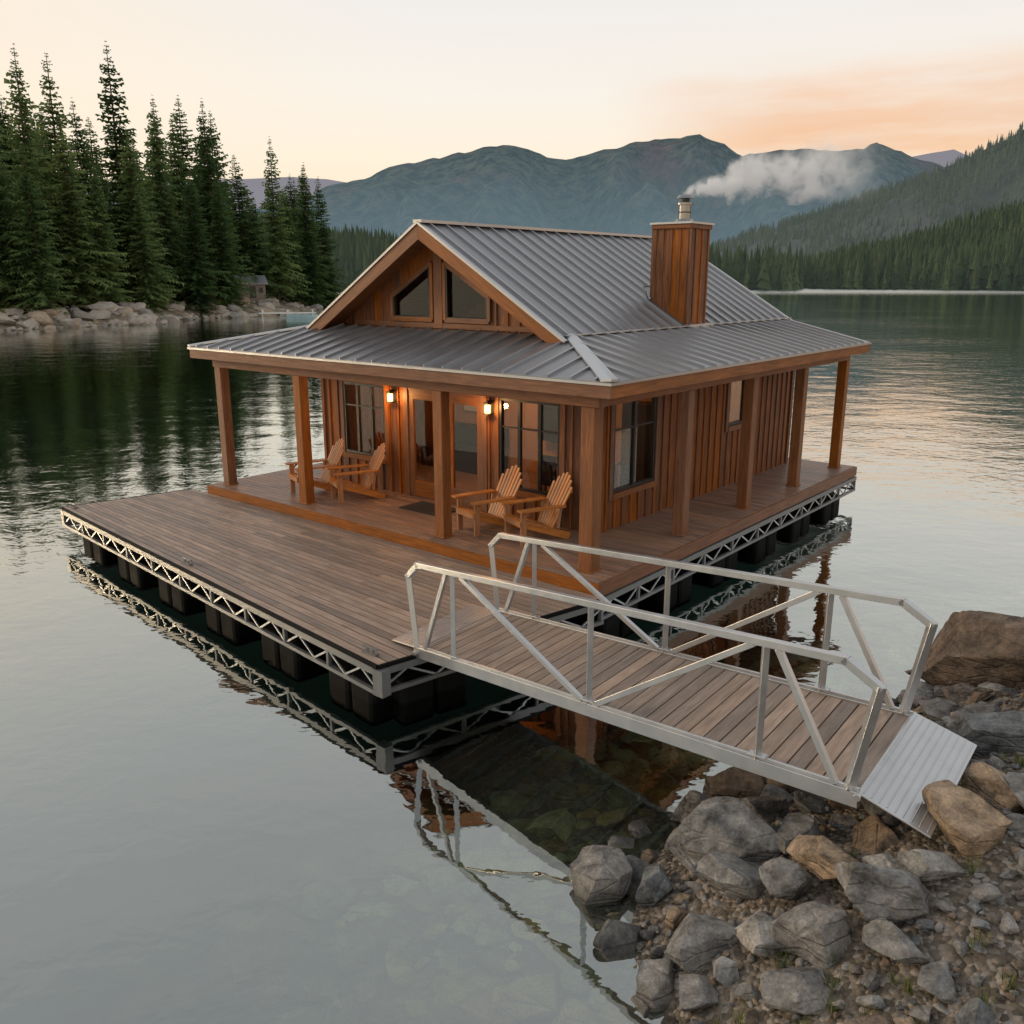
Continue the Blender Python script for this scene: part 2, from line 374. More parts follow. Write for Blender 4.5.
slab(wd,[(RA0+.02,RB,RZ-.05),(RA1-.02,RB,RZ-.05),(RA1-.02,GB1-.02,GZ-.05),(RA0+.02,GB1-.02,GZ-.05)],.05)
for x0 in (RA0-.02,RA1-.03):
    for (b0,b1) in ((GB0-.12,RB),(GB1+.12,RB)):
        z0,z1=roofz(b0)-.035,roofz(b1)-.035
        P=[(x0,b0,z0-.22),(x0,b1,z1-.25),(x0+.05,b1,z1-.25),(x0+.05,b0,z0-.22),(x0,b0,z0),(x0,b1,z1),(x0+.05,b1,z1),(x0+.05,b0,z0)]
        if b0>b1: P=[P[3],P[2],P[1],P[0],P[7],P[6],P[5],P[4]]
        wd.hexa(P)
        cp.beam((x0+.02,b0,z0+.03),(x0+.02,b1,z1+.03),.09,.04,1)
wd.box(OA-.0,OA+.05,OB0,OB1,3.28,3.455); wd.box(OA+.05,BA,OB0,OB0+.05,3.28,3.455); wd.box(OA+.05,BA,OB1-.05,OB1,3.28,3.455)
wd.box(OA+.05,BA,OB0+.05,OB1-.05,3.285,3.30)
cp.box(OA-.03,OA,OB0-.03,OB1+.03,3.455,3.49,1); cp.box(OA,BA,OB0-.03,OB0,3.455,3.49,1); cp.box(OA,BA,OB1,OB1+.03,3.455,3.49,1)
wd.hexa([(BA-.02,OB0,3.27),(BA-.02,GB0,3.6),(BA+.03,GB0,3.6),(BA+.03,OB0,3.27),(BA-.02,OB0,3.46),(BA-.02,GB0,GZ-.05),(BA+.03,GB0,GZ-.05),(BA+.03,OB0,3.46)])
wd.build('roof_woodwork',[M_beam],cab,.004)
SW,SH=.026,.05
a=RA0+.2
while a<RA1:
    sm.beam((a,GB0,GZ+.015),(a,RB-.05,RZ-.03+.015),SW,SH); sm.beam((a,GB1,GZ+.015),(a,RB+.05,RZ-.03+.015),SW,SH); a+=.40
b=OB0+.25
while b<OB1-.1:
    if b<GB0: f=(b-OB0)/(GB0-OB0)
    elif b>GB1: f=(OB1-b)/(OB1-GB1)
    else: f=1
    if f>.06: sm.beam((OA,b,EZ+.012),(OA+(IA-OA)*f,b,EZ+(GZ-EZ)*f+.012),SW,SH)
    b+=.40
for ob,ib in ((OB0,GB0),(OB1,GB1)):
    a=OA+.2
    while a<BA:
        f=1 if a>IA else (a-OA)/(IA-OA)
        if f>.06: sm.beam((a,ob,EZ+.012),(a,ob+(ib-ob)*f,EZ+(GZ-EZ)*f+.012),SW,SH)
        a+=.40
rf.build('roof',[M_roof],cab); sm.build('roof_seams',[M_seam],cab)
cp.beam((RA0-.03,RB,RZ+.015),(RA1,RB,RZ+.015),.20,.05,1)
for ob,ib in ((OB0,GB0),(OB1,GB1)):
    p0=Vector((OA-.02,ob-(.02 if ob<0 else -.02),EZ+.045)); p1=Vector((IA-.08,ib,GZ+.035))
    wv=.17 if ob<0 else .07; sgn=1 if ob<0 else -1
    for (oa,obb) in ((0,sgn*1.0),(1.0,0)):
        off0=Vector((oa*wv,obb*wv,-.012)); off1=off0*.75
        P=[p0,p1,p1+off1,p0+off0]
        if (p1-p0).cross(off0).z<0: P=P[::-1]
        cp.hexa([v-Vector((0,0,.03)) for v in P]+P,0)
cp.beam((RA0+.1,GB0-.03,GZ+.01),(RA1,GB0-.03,GZ+.01),.08,.02,1)
cp.build('roof_flashing',[M_cap,M_seam],cab)
ch=MB()
ca0,ca1,cb0,cb1,cz0,cz1=5.43,6.18,1.80,2.52,3.6,5.76
ch.box(ca0+.03,ca1-.03,cb0+.03,cb1-.03,cz0,cz1)
n=4
for i in range(n):
    b0=cb0+(cb1-cb0)*i/n; b1=cb0+(cb1-cb0)*(i+1)/n
    ch.box(ca0,ca0+.025,b0+.003,b1-.003,cz0,cz1); ch.box(ca1-.025,ca1,b0+.003,b1-.003,cz0,cz1)
for i in range(3):
    a0=ca0+(ca1-ca0)*i/3; a1=ca0+(ca1-ca0)*(i+1)/3
    ch.box(a0+.028,a1-.003,cb0,cb0+.025,cz0,cz1); ch.box(a0+.028,a1-.003,cb1-.025,cb1,cz0,cz1)
for b in (cb0-.01,cb1+.01): ch.box(ca0-.02,ca0,b-.05,b+.05,cz0,cz1)
for i in range(1,4): ch.box(ca0-.018,ca0,cb0+(cb1-cb0)*i/4-.02,cb0+(cb1-cb0)*i/4+.02,cz0,cz1)
for i in range(0,4): ch.box(ca0+(ca1-ca0)*i/3-.02,ca0+(ca1-ca0)*i/3+.025,cb0-.022,cb0,cz0,cz1)
ch.box(ca0-.05,ca1+.05,cb0-.05,cb1+.05,cz1-.03,cz1+.05)
ch.box(ca0-.08,ca1+.08,cb0-.08,cb1+.08,cz1+.05,cz1+.085,1)
fa,fb=5.8,2.12
ct=cz1+.085
ch.cyl((fa,fb,ct),(fa,fb,ct+.07),.20,.14,24,2); ch.cyl((fa,fb,ct+.07),(fa,fb,ct+.32),.11,.11,24,2)
ch.cyl((fa,fb,ct+.32),(fa,fb,ct+.36),.15,.15,24,2); ch.cyl((fa,fb,ct+.36),(fa,fb,ct+.44),.085,.085,20,3); ch.cyl((fa,fb,ct+.44),(fa,fb,ct+.50),.16,.12,24,2)
ch.cyl((fa,fb,ct+.18),(fa,fb,ct+.20),.12,.12,24,3)
cr=roofz(2.52); bt=2.52+.26/slope
ch.poly([(5.30,2.52,cr+.02),(5.80,bt,cr+.28),(5.80,2.52,cr+.28)],4); ch.poly([(6.30,2.52,cr+.02),(5.80,2.52,cr+.28),(5.80,bt,cr+.28)],4)
ch.beam((5.80,2.52,cr+.285),(5.80,bt,cr+.285),.05,.015,1)
# metal base flashing apron at the foot of the box
for i,(b_,) in enumerate(((cb0,),)): ch.box(ca0-.09,ca1+.09,cb0-.16,cb0-.03,3.905,3.985,1)
ch.build('chimney',[M_side,M_cap,M_flue,M_black,M_roof],cab)
pf=MB()
a=0
while a<10.4:
    a1=min(a+.135,10.45)
    cuts=sorted([0,9.75]+[random.uniform(1,9) for _ in range(2)])
    for b0,b1 in zip(cuts[:-1],cuts[1:]): pf.box(a+.004,a1-.005,b0+.003,b1-.003,.64,PZ)
    a+=.14
pf.box(.02,10.43,.02,9.73,.5,.632,2)
for q in ((-.035,0,-.03,9.78),(0,10.48,-.035,0),(0,10.48,9.75,9.785),(10.45,10.485,0,9.75)):
    pf.box(q[0],q[1],q[2],q[3],.47,.665,1)
pf.build('porch_floor',[M_porch,M_beam,M_black],cab)
dm=MB(); dm.box(-.3,.3,-.5,.5,0,.018); mo=dm.build('doormat',[M_dark]); mo.location=C0+AX*1.45+BX*4.75+Vector((0,0,PZ+.002)); mo.rotation_euler=(0,0,ANG)
# ------------------------------------------------------------ DOCK
dock=empty('floating_dock',C0,ANG)
Fp=Vector((-3.56,.64,0)); DL=Vector((-2.51,10.9,0)); PR=Vector((-.04,-.12,0)); PL=Vector((-.04,10.35,0))
dk=MB(); nd=26
for i in range(nd):
    t0=(i+.07)/nd; t1=(i+.93)/nd
    l0=DL.lerp(PL,t0);l1=DL.lerp(PL,t1);r0=Fp.lerp(PR,t0);r1_=Fp.lerp(PR,t1)
    cuts=[0]+sorted([((i*.37)%1)*.3+.12+.33*j+random.uniform(-.03,.03) for j in range(3)])+[1]
    cuts=[c_ for c_ in cuts if c_<=1]
    for c0_,c1 in zip(cuts[:-1],cuts[1:]):
        if c1-c0_<.01: continue
        q=[r0.lerp(l0,c0_+.0003),r0.lerp(l0,c1-.0003),r1_.lerp(l1,c1-.0003),r1_.lerp(l1,c0_+.0003)]
        q=[q[3],q[2],q[1],q[0]]
        z=random.uniform(-.0015,.0015)
        dk.hexa([Vector((p.x,p.y,.462+z)) for p in q]+[Vector((p.x,p.y,.50+z)) for p in q])
dk.build('deck_planks',[M_deck],dock)
fm=MB()
und=[Fp*.99+Vector((.05,.0,0)),DL+Vector((.06,-.1,0)),PL+Vector((0,-.1,0)),PR+Vector((0,.08,0))]
fm.hexa([Vector((p.x,p.y,.39)) for p in und[::-1]]+[Vector((p.x,p.y,.435)) for p in und[::-1]],2)  # black sheet added below the planks, shades the gaps by its colour
fl=MB()
def edge(p,q,rim=True):
    p=Vector(p);q=Vector(q); d=(q-p); l=d.length; d.normalize(); n=Vector((d.y,-d.x,0))
    def at(s,z,o=0): v=p+d*s+n*o; return (v.x,v.y,z)
    if rim: fm.beam(at(0,.478,.012),at(l,.478,.012),.03,.05,2)
    fm.beam(at(0,.405,.0),at(l,.405,.0),.05,.085,0)
    fm.beam(at(0,.14,.0),at(l,.14,.0),.05,.05,0)
    k=max(1,round(l/1.05)); st=l/k
    for i in range(k+1):
        s=min(max(i*st,.03),l-.03); fm.beam(at(s,.16),at(s,.37),.04,.05,0)
    m=k*3; st2=l/m
    for i in range(m):
        s0,s1=i*st2,(i+1)*st2; za,zb=(.16,.365) if i%2==0 else (.365,.16)
        fm.beam(at(s0,za,-.005),at(s1,zb,-.005),.018,.026,1)
    k=max(1,int(l/1.55)); st=l/k
    for i in range(k):
        c_=(i+.5)*st
        for o_ in (-.25,.25): fl.boxax(at(c_+o_,-.22,-.58),(d,n,(0,0,1)),(.475,.85,.62))
edge(DL,Fp); edge(Fp,PR); edge((0,-.03,0),(10.45,-.03,0),False); edge((10.45,0,0),(10.45,9.75,0),False); edge((10.45,9.78,0),(.1,9.78,0),False); edge(PL,DL)
for a in (1.5,3.3,5.1,6.9,8.7):
    for b in (2,3.6,5.2,6.8,8.3): fl.box(a-.45,a+.45,b-.6,b+.6,-.5,.09)
for s in (0.02,.5,.97):
    p=DL.lerp(Fp,s); fm.box(p.x+.1,p.x+.16,p.y-.12,p.y+.12,.503,.53,0); fm.cyl((p.x+.13,p.y-.05,.53),(p.x+.13,p.y-.05,.57),.015,.015,8,0); fm.cyl((p.x+.13,p.y+.05,.53),(p.x+.13,p.y+.05,.57),.015,.015,8,0); fm.beam((p.x+.13,p.y-.13,.58),(p.x+.13,p.y+.13,.58),.025,.02,0)
for p in (Fp,DL): fm.box(p.x-.035,p.x+.1,p.y-.1 if p is Fp else p.y-.06,p.y+.06 if p is Fp else p.y+.1-.06,.12,.45,0)
fm.build('dock_truss',[M_galv,M_alu,M_float],dock); fl.build('dock_floats',[M_float],dock,.07)
# ------------------------------------------------------------ GANGWAY
gang=empty('gangway')
G1=bp(420,655,.5);G2=bp(495,615,.5);G3=bp(852,798,1.0);G4=bp(918,724,1.0)
wdir=((G2-G1)+(G4-G3)); wdir.z=0; W_=wdir.length/2; wdir.normalize()
s0=(G1+G2)/2; s1=(G3+G4)/2; s0.z=.50; s1.z=.98
A1=s0-wdir*W_/2; A2=s0+wdir*W_/2; B1=s1-wdir*W_/2; B2=s1+wdir*W_/2
gm=MB(); RH=1.12
for (p,q) in ((A1,B1),(A2,B2)):
    d=q-p
    def at(s,z): v=p+d*s; return Vector((v.x,v.y,v.z+z))
    gm.beam(at(-.005,.03),at(1.0,.03),.06,.13)
    gm.beam(at(-.005,.11),at(1.0,.11),.025,.03)
    T=.065
    pl=[at(0.0,.09),at(-.022,RH-.16),at(.012,RH),at(.962,RH),at(1.012,RH-.16),at(.985,.09)]
    for i in range(5):
        dd=(pl[i+1]-pl[i]).normalized()*T*.35
        gm.beam(pl[i]-dd*(i>0),pl[i+1]+dd*(i<4),T,T)
    for s in (.125,.5,.84): gm.beam(at(s,.09),at(s,RH-.03),.05,.055)
    for (sa,za,sb,zb) in ((.105,RH-.03,.03,.1),(.15,RH-.03,.485,.1),(.82,RH-.03,.515,.1),(.86,RH-.03,.965,.1)):
        gm.beam(at(sa,za),at(sb,zb),.045,.055)
    for s in (.125,.5,.84):
        gm.boxax(at(s,.13),((d.normalized()),wdir,(0,0,1)),(.16,.075,.012))
dn=(B1-A1).normalized(); Lg=(B1-A1).length
for i in range(12):
    s=(i+.5)/12; gm.beam(A1.lerp(B1,s)+wdir*.03,A2.lerp(B2,s)-wdir*.03,.05,.06)
gp=MB(); npk=34
for i in range(npk):
    c_=A1.lerp(B1,(i+.5)/npk)+wdir*W_/2+Vector((0,0,.062))
    gp.boxax(c_,(dn,wdir,dn.cross(wdir)),(Lg/npk-.016,W_-.07,.035))
gp.build('gangway_boards',[M_gdeck],gang)
hd=Vector((dn.x,dn.y,0)).normalized()
def plate(p,q,dl,zdrop,m):
    e=[p,q,q+hd*dl,p+hd*dl]
    e[2]=e[2]-Vector((0,0,zdrop)); e[3]=e[3]-Vector((0,0,zdrop))
    gm.hexa([v-Vector((0,0,.015)) for v in e]+[v+Vector((0,0,.0)) for v in e])
    for k in range(9):
        s=(k+.5)/9; a_=e[0].lerp(e[3],s)+Vector((0,0,.003)); b_=e[1].lerp(e[2],s)+Vector((0,0,.003)); gm.beam(a_.lerp(b_,.02),b_.lerp(a_,.02),.012,.008)
PLN=.54
plate(B1+Vector((0,0,.10))+wdir*-.03,B2+Vector((0,0,.10))+wdir*.05,PLN,.11,0)
plate(A2+Vector((0,0,.085))-hd*.5-Vector((0,0,.055)),A1+Vector((0,0,.085))-hd*.5-Vector((0,0,.055)),.62,-.06,0)
gm.cyl(B1+Vector((0,0,.07))-wdir*.06,B2+Vector((0,0,.07))+wdir*.06,.03,.03,10)
gm.cyl(A1+Vector((0,0,.02))-wdir*.06,A2+Vector((0,0,.02))+wdir*.06,.03,.03,10)
gm.build('gangway_frame',[M_alu],gang,.006)
# ------------------------------------------------------------ CHAIRS
def chair_mesh():
    m=MB()
    for y in (-.27,.27):
        m.beam((.42,y,.0),(.42,y,.56),.04,.09,up=(1,0,0))
        m.beam((.46,y*.92,.36),(-.46,y*.92,.03),.03,.12)
        m.box(-.30,.52,y-.075+(.04 if y>0 else -.04),y+.075+(.04 if y>0 else -.04),.56,.585)
        m.beam((-.22,y*1.02,.2),(-.27,y*1.02,.57),.04,.05,up=(1,0,0))
        m.beam((.42,y*1.05,.45),(.30,y*1.05,.56),.03,.03)
    for i in range(6):
        x=.45-i*.105; z=.385-i*.036
        m.beam((x,-.28,z),(x,.28,z),.088,.022)
    m.beam((.475,-.28,.34),(.475,.28,.34),.025,.09)
    base=Vector((-.14,0,.20)); 
    for i in range(7):
        k=i-3; top=1.04-abs(k)**1.7*.028
        u=Vector((-.46,0,.89)); u.normalize(); ln=(top-.2)/u.z
        p=base+Vector((0,k*.072,0)); q=base+Vector((0,k*.090,0))+u*ln
        m.beam(p,q,.062,.02,up=(1,0,.5))
    u=Vector((-.46,0,.89)).normalized()
    for h_ in (.12,.42,.68):
        c_=base+u*h_-Vector((.03,0,.015)); m.beam(c_+Vector((0,-.27,0)),c_+Vector((0,.27,0)),.03,.07)
    return m.mesh('adirondack_chair',[M_chair])
cm_=chair_mesh()
for (a,b,rot) in ((1.0,7.45,20),(1.2,6.45,24),(1.15,3.02,16),(1.25,2.05,22)):
    o=bpy.data.objects.new('adirondack_chair',cm_); COL.objects.link(o)
    o.location=C0+AX*a+BX*b+Vector((0,0,PZ)); o.rotation_euler=(0,0,ANG+math.pi-math.radians(rot))
# ------------------------------------------------------------ ROCKS
def ico(sub):
    bm=bmesh.new(); bmesh.ops.create_icosphere(bm,subdivisions=sub,radius=1)
    v=np.array([x.co[:] for x in bm.verts]); f=np.array([[y.index for y in x.verts] for x in bm.faces]); bm.free(); return v,f
ICO={2:ico(2),3:ico(3),4:ico(4),5:ico(5)}
rng=np.random.default_rng(5)
def rock_geo(size,sub=3,flat=.65,ncut=12):
    v,f=ICO[sub]; v=v.copy()
    for _ in range(ncut):
        n=rng.normal(size=3); n/=np.linalg.norm(n); d=rng.uniform(.38,.82)
        e=np.maximum(0,v@n-d); v-=e[:,None]*n*.985
    off=rng.uniform(0,100,3)
    if sub>=3:
        disp=np.array([noise.fractal(Vector((p*1.6+off)),.9,2.1,5 if sub>3 else 3) for p in v])
        v*= (1+.085*disp)[:,None]
    v*=np.array([rng.uniform(.85,1.2),rng.uniform(.7,1.0),flat*rng.uniform(.8,1.2)])
    v/= max(1e-3,np.abs(v[:,0]).max())
    a=rng.uniform(0,6.28); t=rng.normal(0,.25)
    R=np.array([[math.cos(a),-math.sin(a),0],[math.sin(a),math.cos(a),0],[0,0,1]])@np.array([[1,0,0],[0,math.cos(t),-math.sin(t)],[0,math.sin(t),math.cos(t)]])
    v=np.clip(v,-1.15,1.15)
    return (v@R.T)*size/2*1.08,f
class FastMesh:
    def __init__(s): s.V=[];s.F=[];s.R=[];s.n=0
    def add(s,v,f,r): s.V.append(v);s.F.append(f+s.n);s.R.append(np.full(len(f),r,dtype=np.float32));s.n+=len(v)
    def build(s,name,mats,parent=None,smooth=False):
        V=np.concatenate(s.V);Fc=np.concatenate(s.F);R=np.concatenate(s.R)
        me=bpy.data.meshes.new(name); k=Fc.shape[1]
        me.vertices.add(len(V)); me.vertices.foreach_set('co',V.astype(np.float32).ravel())
        me.loops.add(Fc.size); me.loops.foreach_set('vertex_index',Fc.astype(np.int32).ravel())
        me.polygons.add(len(Fc)); me.polygons.foreach_set('loop_start',np.arange(0,Fc.size,k,dtype=np.int32)); 
        me.update(calc_edges=True)
        a=me.attributes.new('rnd','FLOAT','FACE'); a.data.foreach_set('value',R)
        me.polygons.foreach_set('use_smooth',np.full(len(Fc),smooth,dtype=bool))
        for m in mats: me.materials.append(m)
        o=bpy.data.objects.new(name,me); COL.objects.link(o)
        if parent: o.parent=parent
        return o
def rockmat(name,wet=True):
    m,nt=newmat(name)
    at=N(nt,'ShaderNodeAttribute',attribute_name='rnd'); g=N(nt,'ShaderNodeNewGeometry')
    r=ramp(nt,[(0,(.10,.10,.10)),(.25,(.19,.187,.18)),(.45,(.13,.145,.155)),(.6,(.27,.265,.25)),(.72,(.105,.08,.062)),(.85,(.26,.20,.14)),(1,(.20,.15,.11))]); L(nt,at.outputs['Fac'],r.inputs[0])
    n1=N(nt,'ShaderNodeTexNoise',inp={'Scale':5,'Detail':9,'Roughness':.7}); L(nt,g.outputs['Position'],n1.inputs['Vector'])
    n2=N(nt,'ShaderNodeTexNoise',inp={'Scale':45,'Detail':5,'Roughness':.7}); L(nt,g.outputs['Position'],n2.inputs['Vector'])
    n3=N(nt,'ShaderNodeTexVoronoi',inp={'Scale':4}); n3.feature='DISTANCE_TO_EDGE'
    mpv=N(nt,'ShaderNodeMapping'); mpv.inputs['Rotation'].default_value=(.4,.3,.2); mpv.inputs['Scale'].default_value=(.7,.7,2.2); L(nt,g.outputs['Position'],mpv.inputs[0]); L(nt,mpv.outputs[0],n3.inputs['Vector'])
    c=mixc(nt,math_(nt,'MULTIPLY_ADD',n1.outputs[0],3.0,-1.0,clamp=True),(.26,.25,.24),(1.7,1.65,1.6))
    c=mixc(nt,1.0,r.outputs[0],c,'MULTIPLY')
    c=mixc(nt,math_(nt,'MULTIPLY_ADD',n2.outputs[0],2.6,-1.05,clamp=True),c,mixc(nt,1.0,c,(1.8,1.75,1.7),'MULTIPLY'))
    lic=math_(nt,'MULTIPLY_ADD',n1.outputs[0],-6,2.2,clamp=True); c=mixc(nt,math_(nt,'MULTIPLY',lic,.45),c,(.15,.12,.08))
    sz=N(nt,'ShaderNodeSeparateXYZ'); L(nt,g.outputs['Position'],sz.inputs[0])
    wv=N(nt,'ShaderNodeMapRange',inp={'From Min':WL+.02,'From Max':WL+.16,'To Min':.35,'To Max':1}); L(nt,sz.outputs[2],wv.inputs[0])
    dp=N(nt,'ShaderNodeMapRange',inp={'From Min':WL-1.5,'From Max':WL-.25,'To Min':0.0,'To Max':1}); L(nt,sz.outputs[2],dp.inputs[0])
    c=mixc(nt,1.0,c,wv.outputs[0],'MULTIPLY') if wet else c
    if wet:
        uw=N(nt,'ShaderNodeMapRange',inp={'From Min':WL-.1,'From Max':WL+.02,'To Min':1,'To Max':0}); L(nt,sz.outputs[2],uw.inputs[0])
        uwlift=mixc(nt,1.0,c,(4.8,4.6,2.5),'MULTIPLY'); c=mixc(nt,uw.outputs[0],c,uwlift)  # submerged stone colour brightened to make up for light lost through the water
        c=mixc(nt,dp.outputs[0],(.010,.034,.025),c)  # light lost with depth is painted in as a fade to dark green
    b=N(nt,'ShaderNodeBsdfPrincipled'); L(nt,c,b.inputs['Base Color'])
    rr=N(nt,'ShaderNodeMapRange',inp={'From Min':WL,'From Max':WL+.14,'To Min':.3,'To Max':.85}); L(nt,sz.outputs[2],rr.inputs[0]); L(nt,rr.outputs[0],b.inputs['Roughness'])
    hh=math_(nt,'MULTIPLY_ADD',n2.outputs[0],.25,n1.outputs[0]); hh=math_(nt,'ADD',hh,math_(nt,'MULTIPLY',math_(nt,'MINIMUM',n3.outputs[0],.08),4))
    bu=N(nt,'ShaderNodeBump',inp={'Strength':.9,'Distance':.055 if wet else .5}); L(nt,hh,bu.inputs['Height']); L(nt,bu.outputs[0],b.inputs['Normal'])
    out(nt,b.outputs[0]); return m
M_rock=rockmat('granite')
SA=bp(618,882,WL); SB=bp(985,664,WL)
sdv=(SB-SA).normalized(); snv=Vector((sdv.y,-sdv.x,0))
SC=bp(655,1024,WL); s2=(SA-SC).normalized(); sn2=Vector((s2.y,-s2.x,0))
def sdist(x,y):
    d1=(x-SA.x)*snv.x+(y-SA.y)*snv.y; d2=(x-SC.x)*sn2.x+(y-SC.y)*sn2.y
    k=.6; h=max(k-abs(d1-d2),0)/k
    return min(d1,d2)-h*h*k*.25
def terr(x,y):
    d=sdist(x,y); s=(x-SA.x)*sdv.x+(y-SA.y)*sdv.y
    d+=.22*noise.noise(Vector((s*.6,3.3,0)))+.1*noise.noise(Vector((s*1.7,7.3,0)))
    if d<0: z=WL+d*.38-.02 if d>-3 else WL-1.14-.02+(d+3)*.5
    elif d<1.9: z=WL+d*.52
    else: z=WL+.99+(d-1.9)*.16
    z+=.05*noise.fractal(Vector((x*1.3,y*1.3,0)),1,2,4)
    if d<-.5: z+=.12*noise.fractal(Vector((x*.5,y*.5,4)),1,2,4)
    return max(z,-7)
def grid_mesh(name,xs,ys,fn,mat,smooth=True):
    nx,ny=len(xs),len(ys)
    V=np.array([[x,y,fn(x,y)] for y in ys for x in xs]); i=np.arange(nx-1);j=np.arange(ny-1)
    I,J=np.meshgrid(i,j); b=(J*nx+I).ravel(); Fc=np.stack([b,b+1,b+nx+1,b+nx],1)
    fm_=FastMesh(); fm_.add(V,Fc,.5); return fm_.build(name,[mat],smooth=smooth)
def gravelmat():
    m,nt=newmat('gravel'); g=N(nt,'ShaderNodeNewGeometry')
    v=N(nt,'ShaderNodeTexVoronoi',inp={'Scale':26}); L(nt,g.outputs['Position'],v.inputs['Vector'])
    n=N(nt,'ShaderNodeTexNoise',inp={'Scale':3,'Detail':8}); L(nt,g.outputs['Position'],n.inputs['Vector'])
    sx=N(nt,'ShaderNodeSeparateColor'); L(nt,v.outputs['Color'],sx.inputs[0])
    r=ramp(nt,[(0,(.07,.06,.045)),(.5,(.15,.125,.095)),(.8,(.24,.21,.18)),(1,(.33,.30,.27))]); L(nt,sx.outputs[0],r.inputs[0])
    c=mixc(nt,1.0,r.outputs[0],mixc(nt,n.outputs[0],(.5,.5,.5),(1.3,1.25,1.2)),'MULTIPLY')
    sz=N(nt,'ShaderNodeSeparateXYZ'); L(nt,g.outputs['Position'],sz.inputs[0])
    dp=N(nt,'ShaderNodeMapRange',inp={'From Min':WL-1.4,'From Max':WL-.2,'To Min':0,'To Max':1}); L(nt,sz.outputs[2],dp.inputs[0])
    c=mixc(nt,dp.outputs[0],(.010,.034,.025),c)  # gravel colour darkens with depth in place of absorption by the water
    b=N(nt,'ShaderNodeBsdfPrincipled'); L(nt,c,b.inputs['Base Color']); b.inputs['Roughness'].default_value=.85
    bu=N(nt,'ShaderNodeBump',inp={'Strength':.9,'Distance':.03}); bu.invert=True; L(nt,v.outputs['Distance'],bu.inputs['Height']); L(nt,bu.outputs[0],b.inputs['Normal'])
    out(nt,b.outputs[0]); return m
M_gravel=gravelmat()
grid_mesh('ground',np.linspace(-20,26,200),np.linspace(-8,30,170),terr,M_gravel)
gax0=A1+wdir*W_/2; gax1=B1+wdir*W_/2+hd*PLN
def gangdist(x,y):
    p=Vector((x,y)); a=Vector(gax0[:2]); b=Vector(gax1[:2]); t=(p-a).dot(b-a)/(b-a).length_squared
    tt=min(max(t,0),1); return (p-(a+(b-a)*tt)).length, t
TE=Lg/(Lg+PLN)
def gangz(t): return .5+.48*min(t/TE,1) if t<TE else .95
placed=[]
def tz(px,py):
    z=WL
    for _ in range(6):
        p=bp(px,py,z); z=max(terr(p.x,p.y),WL-.05)
    return bp(px,py,z),z
big=[(600,886,66,.25),(655,887,52,.45),(692,862,56,.2),(733,789,58,.74),(735,845,96,.3),(738,884,84,.22),(800,838,62,.1),(843,824,36,.5),(832,864,88,.86),(880,866,40,.62),(884,832,84,.78),(885,892,92,.3),
 (966,830,86,.87),(985,782,80,.84),(1003,738,96,.45),(995,668,112,.73),(940,712,46,.1),(690,815,54,.2),(768,775,34,.1),(1040,800,80,.35),(930,868,60,.55),(790,884,60,.2),(770,812,50,.1),(958,745,50,.2),(1050,690,100,.3),(925,800,50,.25),(700,940,70,.3),(760,940,70,.6),(820,930,70,.2),(900,950,70,.3),(800,990,80,.25)]
for (px,py,wpx,r) in big:
    p,z=tz(px,py+wpx*.12); depth=p.y*CT+(H-z)*ST; size=wpx*depth/F*1.05
    gd,gt=gangdist(p.x,p.y); 
    v,f=rock_geo(size,5,.62,16)
    cz=z+size*.16
    if gd<W_/2+size*.45 and gt<1.0:
        top=v[:,2].max()+cz; lim=gangz(gt)-.08-(.1 if gt>TE-.03 else 0)
        if top>lim: cz-=top-lim
    fm_=FastMesh(); fm_.add(v+np.array([p.x,p.y,cz]),f,r)
    fm_.build('boulder',[M_rock]); placed.append((p.x,p.y,size/2))
fmr=FastMesh()
cnt=0
for it_ in range(9500):
    s=rng.uniform(-6,13); d=rng.choice([rng.uniform(-.35,3.0),rng.uniform(-5.0,0)],p=[.55,.45])
    x=SA.x+sdv.x*s+snv.x*d; y=SA.y+sdv.y*s+snv.y*d
    d=sdist(x,y)
    if d<-5.5 or y<2.2: continue
    big_=it_<1300
    size=float(rng.uniform(.24,.5)) if big_ else float(np.clip(rng.lognormal(-1.7,.5),.07,.45))
    if d<-.3: size*=1.35
    if d>1.9:
        if big_ : continue
        size*=.45
    ok=True
    for (qx,qy,qr) in placed:
        if (qx-x)**2+(qy-y)**2<(qr*.76+size*.33)**2: ok=False;break
    if not ok: continue
    z=terr(x,y); v,f=rock_geo(size,(4 if size>.35 and d>-.3 else 3) if size>.18 else 2,.62 if d>-.3 else .42,13)
    cz=z+size*.13; gd,gt=gangdist(x,y)
    if gd<W_/2+size*.5 and gt<1.05:
        top=v[:,2].max()+cz; lim=gangz(gt)-.09
        if gt>TE-.03: lim=min(lim,.80)
        if top>lim: cz-=top-lim
    if d<-.6 and v[:,2].max()+cz>WL-.06: cz-=v[:,2].max()+cz-(WL-.06)
    fmr.add(v+np.array([x,y,cz]),f,float(rng.uniform(0,.65)) if rng.random()<.74 else float(rng.uniform(.65,1))); placed.append((x,y,size*.42)); cnt+=1
fmr.build('shore_rocks',[M_rock])
fmp=FastMesh()
for _ in range(3600):
    s=rng.uniform(-5,9); d=rng.uniform(-.2,4); x=SA.x+sdv.x*s+snv.x*d; y=SA.y+sdv.y*s+snv.y*d
    if sdist(x,y)<-.3: continue
    size=rng.uniform(.025,.08); v,f=rock_geo(size,2,.7,5); fmp.add(v+np.array([x,y,terr(x,y)+size*.2]),f,float(rng.uniform(0,1)))
fmp.build('pebbles',[M_rock])
print('rocks',cnt,time.time()-T0)
